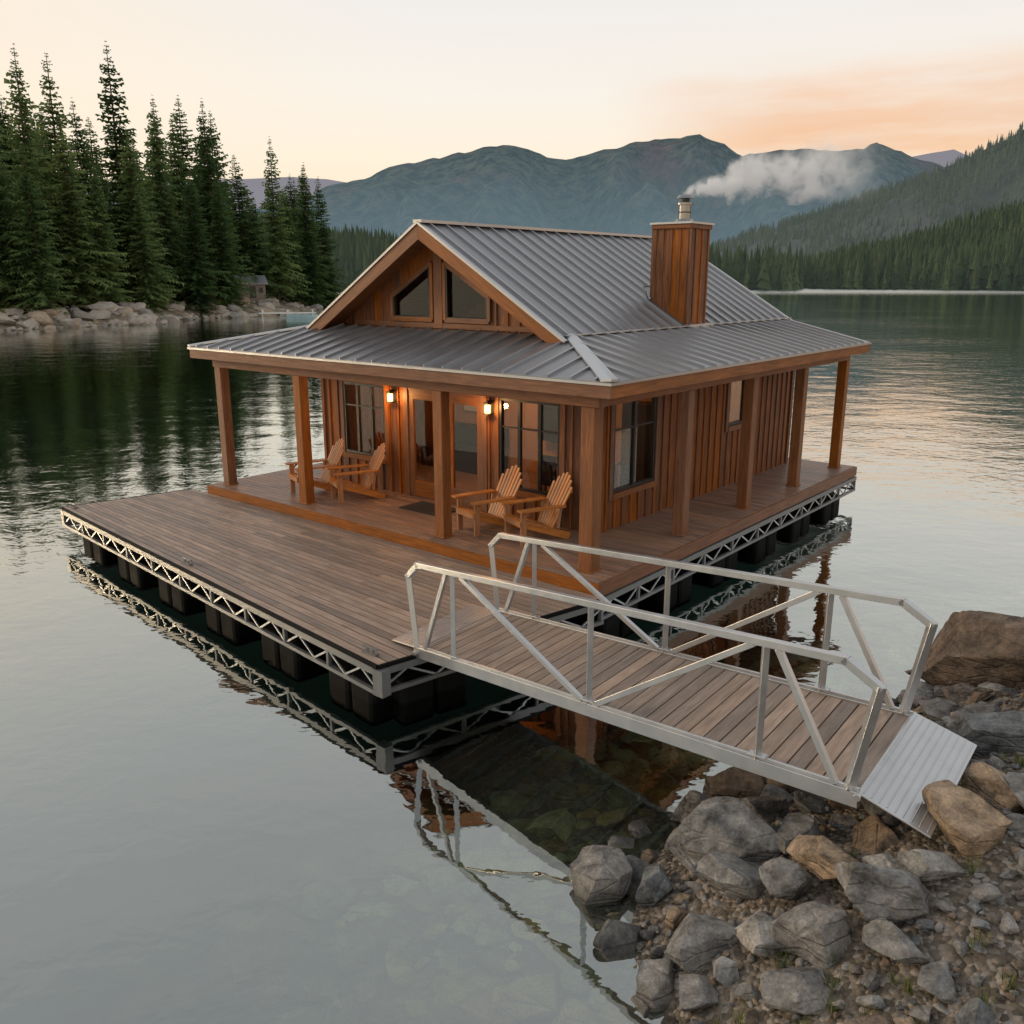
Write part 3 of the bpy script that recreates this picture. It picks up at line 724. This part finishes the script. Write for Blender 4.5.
# ------------------------------------------------------------ WATER
def watermat():
    m,nt=newmat('lake_water'); g=N(nt,'ShaderNodeNewGeometry')
    mp=N(nt,'ShaderNodeMapping'); mp.inputs['Scale'].default_value=(1,1.3,1); mp.inputs['Rotation'].default_value=(0,0,.35); L(nt,g.outputs['Position'],mp.inputs[0])
    n1=N(nt,'ShaderNodeTexNoise',inp={'Scale':.45,'Detail':2,'Roughness':.4}); L(nt,mp.outputs[0],n1.inputs['Vector'])
    n2=N(nt,'ShaderNodeTexNoise',inp={'Scale':2.4,'Detail':2.5,'Roughness':.55,'Distortion':.3}); L(nt,mp.outputs[0],n2.inputs['Vector'])
    pt=N(nt,'ShaderNodeTexNoise',inp={'Scale':.045,'Detail':3}); L(nt,mp.outputs[0],pt.inputs['Vector'])
    pf_=math_(nt,'MULTIPLY_ADD',pt.outputs[0],3.5,-1.25,clamp=True)
    sy=N(nt,'ShaderNodeSeparateXYZ'); L(nt,g.outputs['Position'],sy.inputs[0])
    off=N(nt,'ShaderNodeMapRange',inp={'From Min':9,'From Max':24,'To Min':.40,'To Max':1}); L(nt,sy.outputs[1],off.inputs[0])
    h=math_(nt,'ADD',math_(nt,'MULTIPLY',n1.outputs[0],math_(nt,'MULTIPLY',off.outputs[0],.032)),math_(nt,'MULTIPLY',math_(nt,'MULTIPLY',n2.outputs[0],math_(nt,'MULTIPLY_ADD',pf_,.013,.0056)),off.outputs[0]))
    bu=N(nt,'ShaderNodeBump',inp={'Strength':1,'Distance':1.0}); L(nt,h,bu.inputs['Height'])
    fr=N(nt,'ShaderNodeFresnel',inp={'IOR':1.33}); L(nt,bu.outputs[0],fr.inputs['Normal'])
    f=math_(nt,'MULTIPLY_ADD',math_(nt,'POWER',fr.outputs[0],.62),1.0,.23,clamp=True)
    rg=N(nt,'ShaderNodeMapRange',interpolation_type='SMOOTHSTEP',inp={'From Min':230,'From Max':420,'To Min':.012,'To Max':.22}); L(nt,sy.outputs[1],rg.inputs[0])
    gl_=N(nt,'ShaderNodeBsdfGlossy',inp={'Color':(.93,.97,.945,1)}); L(nt,bu.outputs[0],gl_.inputs['Normal']); L(nt,rg.outputs[0],gl_.inputs['Roughness'])
    tr_=N(nt,'ShaderNodeBsdfTransparent',inp={'Color':(.84,.96,.87,1)})
    mx=N(nt,'ShaderNodeMixShader'); L(nt,f,mx.inputs[0]); L(nt,tr_.outputs[0],mx.inputs[1]); L(nt,gl_.outputs[0],mx.inputs[2])
    out(nt,mx.outputs[0]); return m
wm=MB(); wm.poly([(-12000,-3000,WL),(12000,-3000,WL),(12000,20000,WL),(-12000,20000,WL)]); wm.build('water',[watermat()])
lb=MB(); lb.poly([(-12000,-3000,-7.02),(12000,-3000,-7.02),(12000,20000,-7.02),(-12000,20000,-7.02)]); lb.build('lake_bed',[simple('lake_bed_depth_tint',(.010,.038,.028),.9,0,.1,.3)])  # bed colour carries the darkness and green of deep water
# ------------------------------------------------------------ FOLIAGE
def folmat(name,c1,c2,tl=.35):
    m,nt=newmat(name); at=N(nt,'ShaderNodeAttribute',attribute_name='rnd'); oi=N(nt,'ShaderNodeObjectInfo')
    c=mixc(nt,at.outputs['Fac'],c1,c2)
    v=math_(nt,'MULTIPLY_ADD',oi.outputs['Random'],1.2,.6)
    hs=N(nt,'ShaderNodeHueSaturation'); L(nt,c,hs.inputs['Color']); L(nt,v,hs.inputs['Value']); L(nt,math_(nt,'MULTIPLY_ADD',oi.outputs['Random'],-.05,.53),hs.inputs['Hue'])
    b=N(nt,'ShaderNodeBsdfDiffuse'); L(nt,hs.outputs[0],b.inputs[0])
    t=N(nt,'ShaderNodeBsdfTranslucent'); L(nt,hs.outputs[0],t.inputs[0])
    mx=N(nt,'ShaderNodeMixShader',inp={0:tl}); L(nt,b.outputs[0],mx.inputs[1]); L(nt,t.outputs[0],mx.inputs[2])
    out(nt,mx.outputs[0]); return m
M_fol=folmat('conifer_needles',(.038,.080,.034),(.16,.215,.080),.45)
M_bark=simple('bark',(.12,.085,.06),.9,0,4,.3)
def conifer(seed,h=30,R=4.6,bare=.05,dens=1.0):
    rd=random.Random(seed); m=MB()
    m.cyl((0,0,-1),(0,0,h*.985),h*.012,.03,7,1)
    lv=int(72*dens); big=rd.uniform(0,6.28)
    for i in range(lv):
        t=(i+rd.random()*.9)/lv; z=h*(bare+(1-bare)*t)
        nb=rd.randint(6,9) if t<.9 else 5; ph=rd.random()*6.28
        env=(1-t)**.88*(.55+.45*min(1,t*6+.3))*rd.uniform(.72,1.18)
        for k in range(nb):
            if rd.random()<.16: continue
            an=ph+k*6.283/nb+rd.uniform(-.3,.3); Lb=R*env*rd.uniform(.5,1.25)*(1+.15*math.cos(an-big))+.10
            dx,dy=math.cos(an),math.sin(an); dr=rd.uniform(.2,.6)-.6*t
            d=Vector((dx,dy,0)); sd=Vector((-dy,dx,0)); r=rd.random()
            def P(s): return Vector((0,0,z))+d*(Lb*s)+Vector((0,0,-dr*Lb*s**1.3+.14*Lb*max(0,s-.55)))
            ns=max(2,int(Lb*1.9)); 
            for j in range(ns):
                s=(j+.6)/ns; w_=(.10+.20*min(1,Lb*.6)+.18*Lb*(1-s*.7))*rd.uniform(.6,1.35)
                for sg in (-1,1):
                    o=P(s)+sd*sg*w_+d*w_*.5+Vector((0,0,-w_*rd.uniform(.2,1.0)))
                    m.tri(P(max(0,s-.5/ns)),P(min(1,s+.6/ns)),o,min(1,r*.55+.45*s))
            m.tri(P(.8)+sd*.1,P(.8)-sd*.1,P(1.12),1)
    return m.mesh('pine_tree',[M_fol,M_bark])
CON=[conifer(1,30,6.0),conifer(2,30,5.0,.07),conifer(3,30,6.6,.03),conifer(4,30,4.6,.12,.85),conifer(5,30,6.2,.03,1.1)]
shp=[bp(-420,372,WL),bp(-250,350,WL),bp(-100,338,WL),bp(0,331,WL),bp(60,328,WL),bp(110,325,WL),bp(150,324,WL),bp(200,318,WL),bp(250,317,WL),bp(300,311,WL),bp(332,304,WL),bp(345,298,WL)]
D=Vector((-1,.42,0)).normalized()
rows=[(-6,-2.5),(-.5,-.1),(1.2,.7),(3,1.2),(7,1.9),(14,3.2),(30,6),(60,10),(120,18),(260,34)]
ns_=160; Vv=[];
def lerp_sh(u):
    x=u*(len(shp)-1); i=min(int(x),len(shp)-2); return shp[i].lerp(shp[i+1],x-i)
for i in range(ns_):
    p=lerp_sh(i/(ns_-1)); jx=1.8*noise.fractal(Vector((p.x*.12,p.y*.12,0)),1,2,4)
    for (o,z) in rows:
        q=p+D*(o+jx); zz=WL+z*(1+.35*noise.noise(Vector((q.x*.1,q.y*.1,1))))+ (.5*noise.fractal(Vector((q.x*.3,q.y*.3,0)),1,2,3) if o>0 and o<20 else 0)
        Vv.append((q.x,q.y,zz))
nr=len(rows); Fc=[]
for i in range(ns_-1):
    for j in range(nr-1): b=i*nr+j; Fc.append((b,b+1,b+nr+1,b+nr))
def bankmat():
    m,nt=newmat('forest_floor'); g=N(nt,'ShaderNodeNewGeometry')
    n=N(nt,'ShaderNodeTexNoise',inp={'Scale':.5,'Detail':8,'Roughness':.7}); L(nt,g.outputs['Position'],n.inputs['Vector'])
    sz=N(nt,'ShaderNodeSeparateXYZ'); L(nt,g.outputs['Position'],sz.inputs[0])
    r=ramp(nt,[(.3,(.09,.075,.05)),(.5,(.24,.20,.15)),(.65,(.38,.33,.27))]); L(nt,n.outputs[0],r.inputs[0])
    r2=ramp(nt,[(.35,(.03,.045,.02)),(.6,(.09,.08,.04))]); L(nt,n.outputs[0],r2.inputs[0])
    f=N(nt,'ShaderNodeMapRange',inp={'From Min':1.2,'From Max':2.8}); L(nt,sz.outputs[2],f.inputs[0])
    c=mixc(nt,f.outputs[0],r.outputs[0],r2.outputs[0])
    b=N(nt,'ShaderNodeBsdfDiffuse'); L(nt,c,b.inputs[0]); out(nt,b.outputs[0]); return m
M_bank=bankmat()
fmb=FastMesh(); fmb.add(np.array(Vv),np.array(Fc),.5); fmb.build('terrain',[M_bank],smooth=True)
def bank_z(x,y):
    best=None
    for i in range(len(shp)-1):
        a,b=shp[i],shp[i+1]; e=b-a
        det=e.x*D.y-e.y*D.x
        if abs(det)<1e-6: continue
        rx,ry=x-a.x,y-a.y
        s=(rx*D.y-ry*D.x)/det; t=(e.x*ry-e.y*rx)/det
        if -.02<=s<=1.02 and t>-8: best=t; break
    if best is None: return 3
    o=best
    for (o0,z0),(o1,z1) in zip(rows[:-1],rows[1:]):
        if o0<=o<=o1: return WL+z0+(z1-z0)*(o-o0)/(o1-o0)
    return 10
def put_tree(px,top,Y,k=None,wf=1.0):
    p=bpY(px,top,Y); g=bank_z(p.x,Y)-.3; h=p.z-g
    if h<2: return
    o=bpy.data.objects.new('pine_tree',CON[random.randrange(5) if k is None else k]); COL.objects.link(o)
    s=h/30; o.location=(p.x,Y,g); o.scale=(s*wf,s*wf,s); o.rotation_euler=(random.uniform(-.025,.025),random.uniform(-.025,.025),random.random()*6.28)
front=[(-60,50,104,0),(-25,80,100,2),(8,42,106,1),(24,140,100,4),(42,50,112,3),(58,118,108,2),(76,98,116,0),(105,42,122,1),(92,165,110,4),(126,128,118,2),(152,95,128,0),(138,185,116,4),(170,112,134,3),(186,168,124,2),(203,98,134,1),(216,172,130,0),(238,154,146,4),(252,196,148,2),(268,136,152,1),(284,186,158,4),(304,162,162,0),(321,176,176,2),(-100,60,96,0),(-150,40,92,3),(-200,60,88,2)]
for px,tp,Y,k in front: put_tree(px,tp,Y,k,random.uniform(.9,1.15))
for _ in range(115):
    px=random.uniform(-260,318); base=106+max(0,px)*.19+ (min(0,px)*.1)
    Y=base+random.uniform(8,42)
    tp=random.uniform(85,200) if px<210 else random.uniform(165,235)
    put_tree(px,tp,Y,None,random.uniform(.95,1.3))
for _ in range(36):
    px=random.uniform(-100,330); base=106+max(0,px)*.2; put_tree(px,random.uniform(235,285),base+random.uniform(3,10),None,random.uniform(1.4,2.1))
def leafmass(name,centers,mat,nl=120,sz=.16):
    m=MB()
    for (c_,r_) in centers:
        for _ in range(nl):
            v=Vector((random.gauss(0,1),random.gauss(0,1),abs(random.gauss(0,1)))).normalized()*r_*random.uniform(.5,1.05)
            p=Vector(c_)+Vector((v.x,v.y,v.z*.8)); s=r_*sz
            a=Vector((random.uniform(-1,1),random.uniform(-1,1),random.uniform(-1,1)))*s; b=Vector((random.uniform(-1,1),random.uniform(-1,1),random.uniform(-1,1)))*s
            m.tri(p-a,p+a,p+b*1.5,random.random())
    return m.build(name,[mat])
M_shrub=folmat('shrub_leaves',(.04,.07,.022),(.18,.19,.055))
cs=[]
for _ in range(130):
    u=random.uniform(.15,1); p=lerp_sh(u)+D*random.uniform(5,13); cs.append(((p.x,p.y,bank_z(p.x,p.y)-.3),random.uniform(.8,2.4)))
leafmass('shrubs',cs,M_shrub)
gt_=MB()
for _ in range(90):
    s=random.uniform(-1.5,6); d=random.uniform(1.5,3.2); x=SA.x+sdv.x*s+snv.x*d; y=SA.y+sdv.y*s+snv.y*d
    gd,gt=gangdist(x,y)
    if gd<W_/2+.1: continue
    z=terr(x,y)
    for _ in range(26):
        a=random.uniform(0,6.28); r=random.uniform(0,.05); hh=random.uniform(.05,.14); b=Vector((x+math.cos(a)*r,y+math.sin(a)*r,z)); l=random.uniform(.01,.07)
        t_=b+Vector((math.cos(a)*l,math.sin(a)*l,hh)); sd_=Vector((-math.sin(a),math.cos(a),0))*.004
        gt_.tri(b-sd_,b+sd_,t_,random.random())
gt_.build('grass',[M_shrub])
fmr=FastMesh()
for _ in range(800):
    u=random.uniform(.08,1); p=lerp_sh(u); jx=1.8*noise.fractal(Vector((p.x*.12,p.y*.12,0)),1,2,4); o=random.uniform(-1.6,5.0)
    q=p+D*(o+jx); size=random.uniform(.6,3.0) if random.random()<.3 else random.uniform(.4,1.2)
    v,f=rock_geo(size,2,.5,9); fmr.add(v+np.array([q.x,q.y,WL+max(0,o)*.40+size*.1]),f,random.choice([.25,.6,.62,.85,.6]))
def shorestone():
    m,nt=newmat('shore_stone'); at=N(nt,'ShaderNodeAttribute',attribute_name='rnd'); g=N(nt,'ShaderNodeNewGeometry')
    n1=N(nt,'ShaderNodeTexNoise',inp={'Scale':1.5,'Detail':8,'Roughness':.7}); L(nt,g.outputs['Position'],n1.inputs['Vector'])
    r=ramp(nt,[(0,(.2,.2,.2)),(.3,(.30,.29,.27)),(.62,(.42,.39,.35)),(1,(.40,.31,.22))]); L(nt,at.outputs['Fac'],r.inputs[0])
    c=mixc(nt,1.0,r.outputs[0],mixc(nt,n1.outputs[0],(.4,.4,.4),(1.4,1.35,1.3)),'MULTIPLY')
    b=N(nt,'ShaderNodeBsdfDiffuse'); L(nt,c,b.inputs[0]); out(nt,b.outputs[0]); return m
fmr.build('shoreline_rocks',[shorestone()])
hp=bpY(250,284,143); hz=bank_z(hp.x,143)+.6
hut=empty('lakeside_hut',(hp.x,143,hz),.5)
hb=MB(); hb.box(-2,2,-1.5,1.5,-2,2.2,0); hb.box(-.5,.5,-1.53,-1.5,0,1.8,2); hb.box(1,1.6,-1.53,-1.5,.8,1.6,2)
hb.hexa([(-2.4,-1.9,2.1),(2.4,-1.9,2.1),(2.4,0,3.3),(-2.4,0,3.3),(-2.4,-1.9,2.2),(2.4,-1.9,2.2),(2.4,0,3.45),(-2.4,0,3.45)],1)
hb.hexa([(-2.4,0,3.3),(2.4,0,3.3),(2.4,1.9,2.1),(-2.4,1.9,2.1),(-2.4,0,3.45),(2.4,0,3.45),(2.4,1.9,2.2),(-2.4,1.9,2.2)],1)
hb.build('hut_body',[simple('hut_paint',(.20,.17,.14),.7),M_roof,M_black],hut)
q=bp(288,316,WL)
jt=empty('small_jetty',(q.x,q.y,WL),.2); jb=MB(); jb.box(-4,4,-.7,.7,.35,.5,0)
for x in (-3.5,0,3.5): 
    for y in (-.5,.5): jb.cyl((x,y,-2),(x,y,.9),.1,.1,8,0)
jb.build('jetty_boards',[M_white],jt)
q=bp(302,319,WL); bo=empty('rowboat',(q.x,q.y,WL),.3); bb=MB()
prof=[(-2,.55),(-1,.75),(0,.8),(1,.65),(2.1,.03)]
for (x0,w0),(x1,w1) in zip(prof[:-1],prof[1:]):
    for s in (-1,1): bb.poly([(x0,s*w0,.55),(x1,s*w1,.6),(x1,s*w1*.6,-.1),(x0,s*w0*.6,-.1)])
    bb.poly([(x0,-w0*.6,.1),(x1,-w1*.6,.1),(x1,w1*.6,.1),(x0,w0*.6,.1)])
bb.poly([(-2,-.55,.55),(-2,.55,.55),(-2,.33,-.1),(-2,-.33,-.1)]); bb.box(-.2,.1,-.7,.7,.35,.4)
bb.build('boat_hull',[simple('boat_paint',(.35,.5,.55),.5)],bo)
print('bank',time.time()-T0)
# ------------------------------------------------------------ MOUNTAINS
def interp(pts,x):
    xs=[p[0] for p in pts]; return float(np.interp(x,xs,[p[1] for p in pts]))
def mtmat(name,c1,c2,haze,hf,scale,zlo,zhi,hlow,c3=None):
    m,nt=newmat(name); g=N(nt,'ShaderNodeNewGeometry')
    n=N(nt,'ShaderNodeTexNoise',inp={'Scale':scale,'Detail':10,'Roughness':.75}); L(nt,g.outputs['Position'],n.inputs['Vector'])
    c=mixc(nt,math_(nt,'MULTIPLY_ADD',n.outputs[0],6,-2.5,clamp=True),c1,c2)
    if c3:
        n2=N(nt,'ShaderNodeTexNoise',inp={'Scale':scale*.13,'Detail':6,'Roughness':.6}); L(nt,g.outputs['Position'],n2.inputs['Vector'])
        c=mixc(nt,math_(nt,'MULTIPLY_ADD',n2.outputs[0],6,-3.0,clamp=True),c,mixc(nt,math_(nt,'MULTIPLY_ADD',n.outputs[0],5,-2.0,clamp=True),tuple(x*.45 for x in c3),c3))
    b=N(nt,'ShaderNodeBsdfDiffuse'); L(nt,c,b.inputs[0])
    bu=N(nt,'ShaderNodeBump',inp={'Strength':1,'Distance':1.2/scale*.8}); L(nt,n.outputs[0],bu.inputs['Height']); L(nt,bu.outputs[0],b.inputs['Normal'])
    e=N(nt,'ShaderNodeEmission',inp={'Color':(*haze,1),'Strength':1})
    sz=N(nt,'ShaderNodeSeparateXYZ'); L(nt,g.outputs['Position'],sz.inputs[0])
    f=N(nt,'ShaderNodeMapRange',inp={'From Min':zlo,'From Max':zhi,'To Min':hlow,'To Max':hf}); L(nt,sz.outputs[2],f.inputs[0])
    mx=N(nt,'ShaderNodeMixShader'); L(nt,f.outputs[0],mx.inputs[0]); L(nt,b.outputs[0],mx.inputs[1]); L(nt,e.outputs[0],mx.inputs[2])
    out(nt,mx.outputs[0]); return m
def layer(name,pts,Yb,Yr,x0,x1,nx,mat,amp,nscale,treeh=0,pw=1.15,ns=44):
    V=[]
    for i in range(nx):
        px=x0+(x1-x0)*i/(nx-1); py=interp(pts,px)
        yb=Yb(px) if callable(Yb) else Yb
        d=ray(px,py); k=d.x/d.y; zr=H+Yr*d.z/d.y-treeh
        zr+= amp*.05*noise.fractal(Vector((px*.05,nscale*99,0)),1,2,5)
        dd=ray(px,285); k=dd.x/dd.y
        for j in range(ns):
            s=j/(ns-1)*1.25
            Y=yb+(Yr-yb)*s
            if s<=1:
                z=WL-1+(zr-WL+1)*s**pw
                nn=noise.fractal(Vector((k*Y*nscale,Y*nscale,0)),.9,2.1,6); rid=1-abs(noise.noise(Vector((k*Y*nscale*1.3,Y*nscale*.5,5))))*2
                rid2=1-abs(noise.noise(Vector((k*Y*nscale*3.1,Y*nscale*1.2,9))))*2
                z+= amp*(nn*.6+ (rid-.62)*.8+(rid2-.6)*.4)*math.sin(math.pi*min(1,s*1.04))**.8*min(1,zr/amp/3)*(1 if s<.97 else 0.3)
            else: z=zr-(s-1)*zr*1.5
            V.append((k*Y,Y,z))
    Fc=[]
    for i in range(nx-1):
        for j in range(ns-1): b=i*ns+j; Fc.append((b,b+ns,b+ns+1,b+1))
    A=np.array(V); fm_=FastMesh(); fm_.add(A,np.array(Fc),.5); o=fm_.build(name,[mat],smooth=True)
    return A.reshape(nx,ns,3)
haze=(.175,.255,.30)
farp=[(-900,170),(0,185),(250,178),(300,176),(330,178),(360,183),(420,190),(600,190),(850,170),(885,158),(915,152),(938,148),(960,158),(1100,170),(1800,150)]
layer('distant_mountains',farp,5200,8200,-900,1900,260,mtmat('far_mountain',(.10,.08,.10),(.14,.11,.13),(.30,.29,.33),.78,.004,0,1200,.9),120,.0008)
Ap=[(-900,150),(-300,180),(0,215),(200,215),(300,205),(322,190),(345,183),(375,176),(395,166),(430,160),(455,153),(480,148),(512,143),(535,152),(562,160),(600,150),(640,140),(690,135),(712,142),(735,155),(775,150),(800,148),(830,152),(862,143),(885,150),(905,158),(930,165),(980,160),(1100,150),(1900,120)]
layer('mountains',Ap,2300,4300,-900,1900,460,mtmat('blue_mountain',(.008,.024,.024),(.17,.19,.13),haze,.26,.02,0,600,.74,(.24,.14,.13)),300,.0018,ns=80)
Bp=[(380,285),(500,278),(560,270),(640,258),(700,246),(740,232),(780,220),(820,207),(860,191),(900,176),(950,153),(985,133),(1024,110),(1100,88),(1200,66),(1500,38),(2000,28)]
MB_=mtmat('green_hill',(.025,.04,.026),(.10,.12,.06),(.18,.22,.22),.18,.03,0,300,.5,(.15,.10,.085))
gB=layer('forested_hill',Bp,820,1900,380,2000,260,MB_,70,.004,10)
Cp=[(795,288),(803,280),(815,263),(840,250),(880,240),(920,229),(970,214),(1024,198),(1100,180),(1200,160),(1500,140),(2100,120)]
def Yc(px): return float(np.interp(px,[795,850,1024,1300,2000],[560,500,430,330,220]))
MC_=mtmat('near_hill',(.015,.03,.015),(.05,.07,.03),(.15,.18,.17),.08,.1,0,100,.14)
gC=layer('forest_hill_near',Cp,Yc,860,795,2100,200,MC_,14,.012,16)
Dp=[(-100,180),(150,200),(250,212),(300,222),(330,228),(370,234),(410,240),(480,250),(560,262),(640,270),(720,276),(800,284)]
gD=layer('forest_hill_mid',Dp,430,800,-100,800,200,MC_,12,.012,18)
def masstrees(name,grids,mat):
    V=[];Fl=[];R=[];n=0
    for G,cnt,hmin,hmax,smax in grids:
        nx,ns,_=G.shape
        for _ in range(cnt):
            i=random.uniform(0,nx-1.01); j=(random.random()**.8)*(ns-1)*smax
            i0=int(i);j0=int(j);fi=i-i0;fj=j-j0
            p=(G[i0,j0]*(1-fi)*(1-fj)+G[i0+1,j0]*fi*(1-fj)+G[i0,j0+1]*(1-fi)*fj+G[i0+1,j0+1]*fi*fj)
            if p[2]<.1: p[2]=.1
            h=hmin+(hmax-hmin)*random.random()**1.6; r0=h*random.uniform(.11,.19); rr=random.random()
            for ti,(zb,zt,rm) in enumerate(((.02,.42,1),(.2,.62,.82),(.4,.8,.6),(.62,1.0,.36))):
                ph=random.random()*6
                ring=[(p[0]+math.cos(ph+a*1.257)*r0*rm*random.uniform(.5,1.35),p[1]+math.sin(ph+a*1.257)*r0*rm*random.uniform(.5,1.35),p[2]+h*(zb+random.uniform(-.07,.07))) for a in range(5)]
                V+=ring; V.append((p[0],p[1],p[2]+h*zt))
                for a in range(5): Fl.append((n+a,n+(a+1)%5,n+5)); R.append(min(1,max(0,rr*.7+random.uniform(0,.3))))
                n+=6
    V=np.array(V);Fl=np.array(Fl); fm_=FastMesh(); fm_.V=[V];fm_.F=[Fl];fm_.R=[np.array(R,dtype=np.float32)]; return fm_.build(name,[mat])
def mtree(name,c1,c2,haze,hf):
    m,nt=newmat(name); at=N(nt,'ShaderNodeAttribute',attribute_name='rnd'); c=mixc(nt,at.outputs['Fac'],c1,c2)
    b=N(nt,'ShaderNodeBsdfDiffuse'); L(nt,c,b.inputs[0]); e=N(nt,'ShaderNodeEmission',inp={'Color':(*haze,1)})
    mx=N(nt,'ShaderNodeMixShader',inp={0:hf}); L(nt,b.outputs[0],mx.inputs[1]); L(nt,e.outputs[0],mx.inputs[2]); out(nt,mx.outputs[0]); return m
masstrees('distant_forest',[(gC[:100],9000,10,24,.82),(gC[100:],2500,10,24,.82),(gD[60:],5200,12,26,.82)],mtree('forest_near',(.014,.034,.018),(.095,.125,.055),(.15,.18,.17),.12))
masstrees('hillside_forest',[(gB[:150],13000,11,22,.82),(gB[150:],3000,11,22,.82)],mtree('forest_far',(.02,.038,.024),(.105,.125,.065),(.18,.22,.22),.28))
# ------------------------------------------------------------ SMOKE
fw=C0+AX*fa+BX*fb+Vector((0,0,ct+.46))
def smokemat():
    m,nt=newmat('smoke'); tc=N(nt,'ShaderNodeTexCoord'); s=N(nt,'ShaderNodeSeparateXYZ')
    nzw=N(nt,'ShaderNodeTexNoise',inp={'Scale':1.8,'Detail':3}); L(nt,tc.outputs['Object'],nzw.inputs['Vector'])
    vm=N(nt,'ShaderNodeVectorMath',operation='MULTIPLY_ADD'); L(nt,nzw.outputs['Color'],vm.inputs[0]); vm.inputs[1].default_value=(.8,.8,.8); 
    va=N(nt,'ShaderNodeVectorMath',operation='ADD'); va.inputs[1].default_value=(-.4,-.4,-.4); L(nt,tc.outputs['Object'],va.inputs[0]); L(nt,va.outputs[0],vm.inputs[2])
    L(nt,vm.outputs[0],s.inputs[0]); so_=N(nt,'ShaderNodeSeparateXYZ'); L(nt,tc.outputs['Object'],so_.inputs[0])
    x=so_.outputs[0]; xp=math_(nt,'MAXIMUM',x,0.001)
    wf=math_(nt,'MULTIPLY',xp,1.2,clamp=True)
    y_=math_(nt,'ADD',math_(nt,'MULTIPLY',s.outputs[1],wf),math_(nt,'MULTIPLY',so_.outputs[1],math_(nt,'SUBTRACT',1,wf)))
    z_=math_(nt,'ADD',math_(nt,'MULTIPLY',s.outputs[2],wf),math_(nt,'MULTIPLY',so_.outputs[2],math_(nt,'SUBTRACT',1,wf)))
    zc=math_(nt,'MULTIPLY',math_(nt,'POWER',xp,.5),.32)
    dz=math_(nt,'SUBTRACT',z_,zc); R=math_(nt,'MULTIPLY_ADD',math_(nt,'POWER',xp,.75),.23,.11)
    q=math_(nt,'DIVIDE',math_(nt,'SQRT',math_(nt,'ADD',math_(nt,'MULTIPLY',y_,y_),math_(nt,'MULTIPLY',dz,dz))),R)
    fall=math_(nt,'SUBTRACT',1,q,clamp=True)
    n=N(nt,'ShaderNodeTexNoise',inp={'Scale':3.4,'Detail':6,'Roughness':.62,'Distortion':.4}); L(nt,tc.outputs['Object'],n.inputs['Vector'])
    nn=math_(nt,'MULTIPLY_ADD',n.outputs[0],5.5,-2.2,clamp=True)
    fade=N(nt,'ShaderNodeMapRange',inp={'From Min':.5,'From Max':4.0,'To Min':1,'To Max':0}); L(nt,x,fade.inputs[0])
    st=N(nt,'ShaderNodeMapRange',inp={'From Min':-.12,'From Max':0.02,'To Min':0,'To Max':1}); L(nt,x,st.inputs[0])
    d=math_(nt,'MULTIPLY',math_(nt,'MULTIPLY',fall,nn),math_(nt,'MULTIPLY',math_(nt,'POWER',fade.outputs[0],1.6),st.outputs[0])); d=math_(nt,'MULTIPLY',d,20)
    v=N(nt,'ShaderNodeVolumePrincipled',inp={'Color':(.97,.96,.95,1),'Anisotropy':.1}); L(nt,d,v.inputs['Density'])
    v.inputs['Emission Color'].default_value=(.9,.87,.84,1); L(nt,math_(nt,'MULTIPLY',d,.24),v.inputs['Emission Strength'])  # slight glow added, stands for light scattered inside the smoke
    o=N(nt,'ShaderNodeOutputMaterial'); L(nt,v.outputs[0],o.inputs[1])
    try: m.cycles.volume_step_rate=.4
    except Exception as e: print(e)
    return m
sb=MB(); sb.box(-.15,4.2,-.7,.7,-.12,1.4); so2=sb.build('smoke',[smokemat()]); so2.location=fw; so2.rotation_euler=(0,0,.15)
print('done',time.time()-T0)
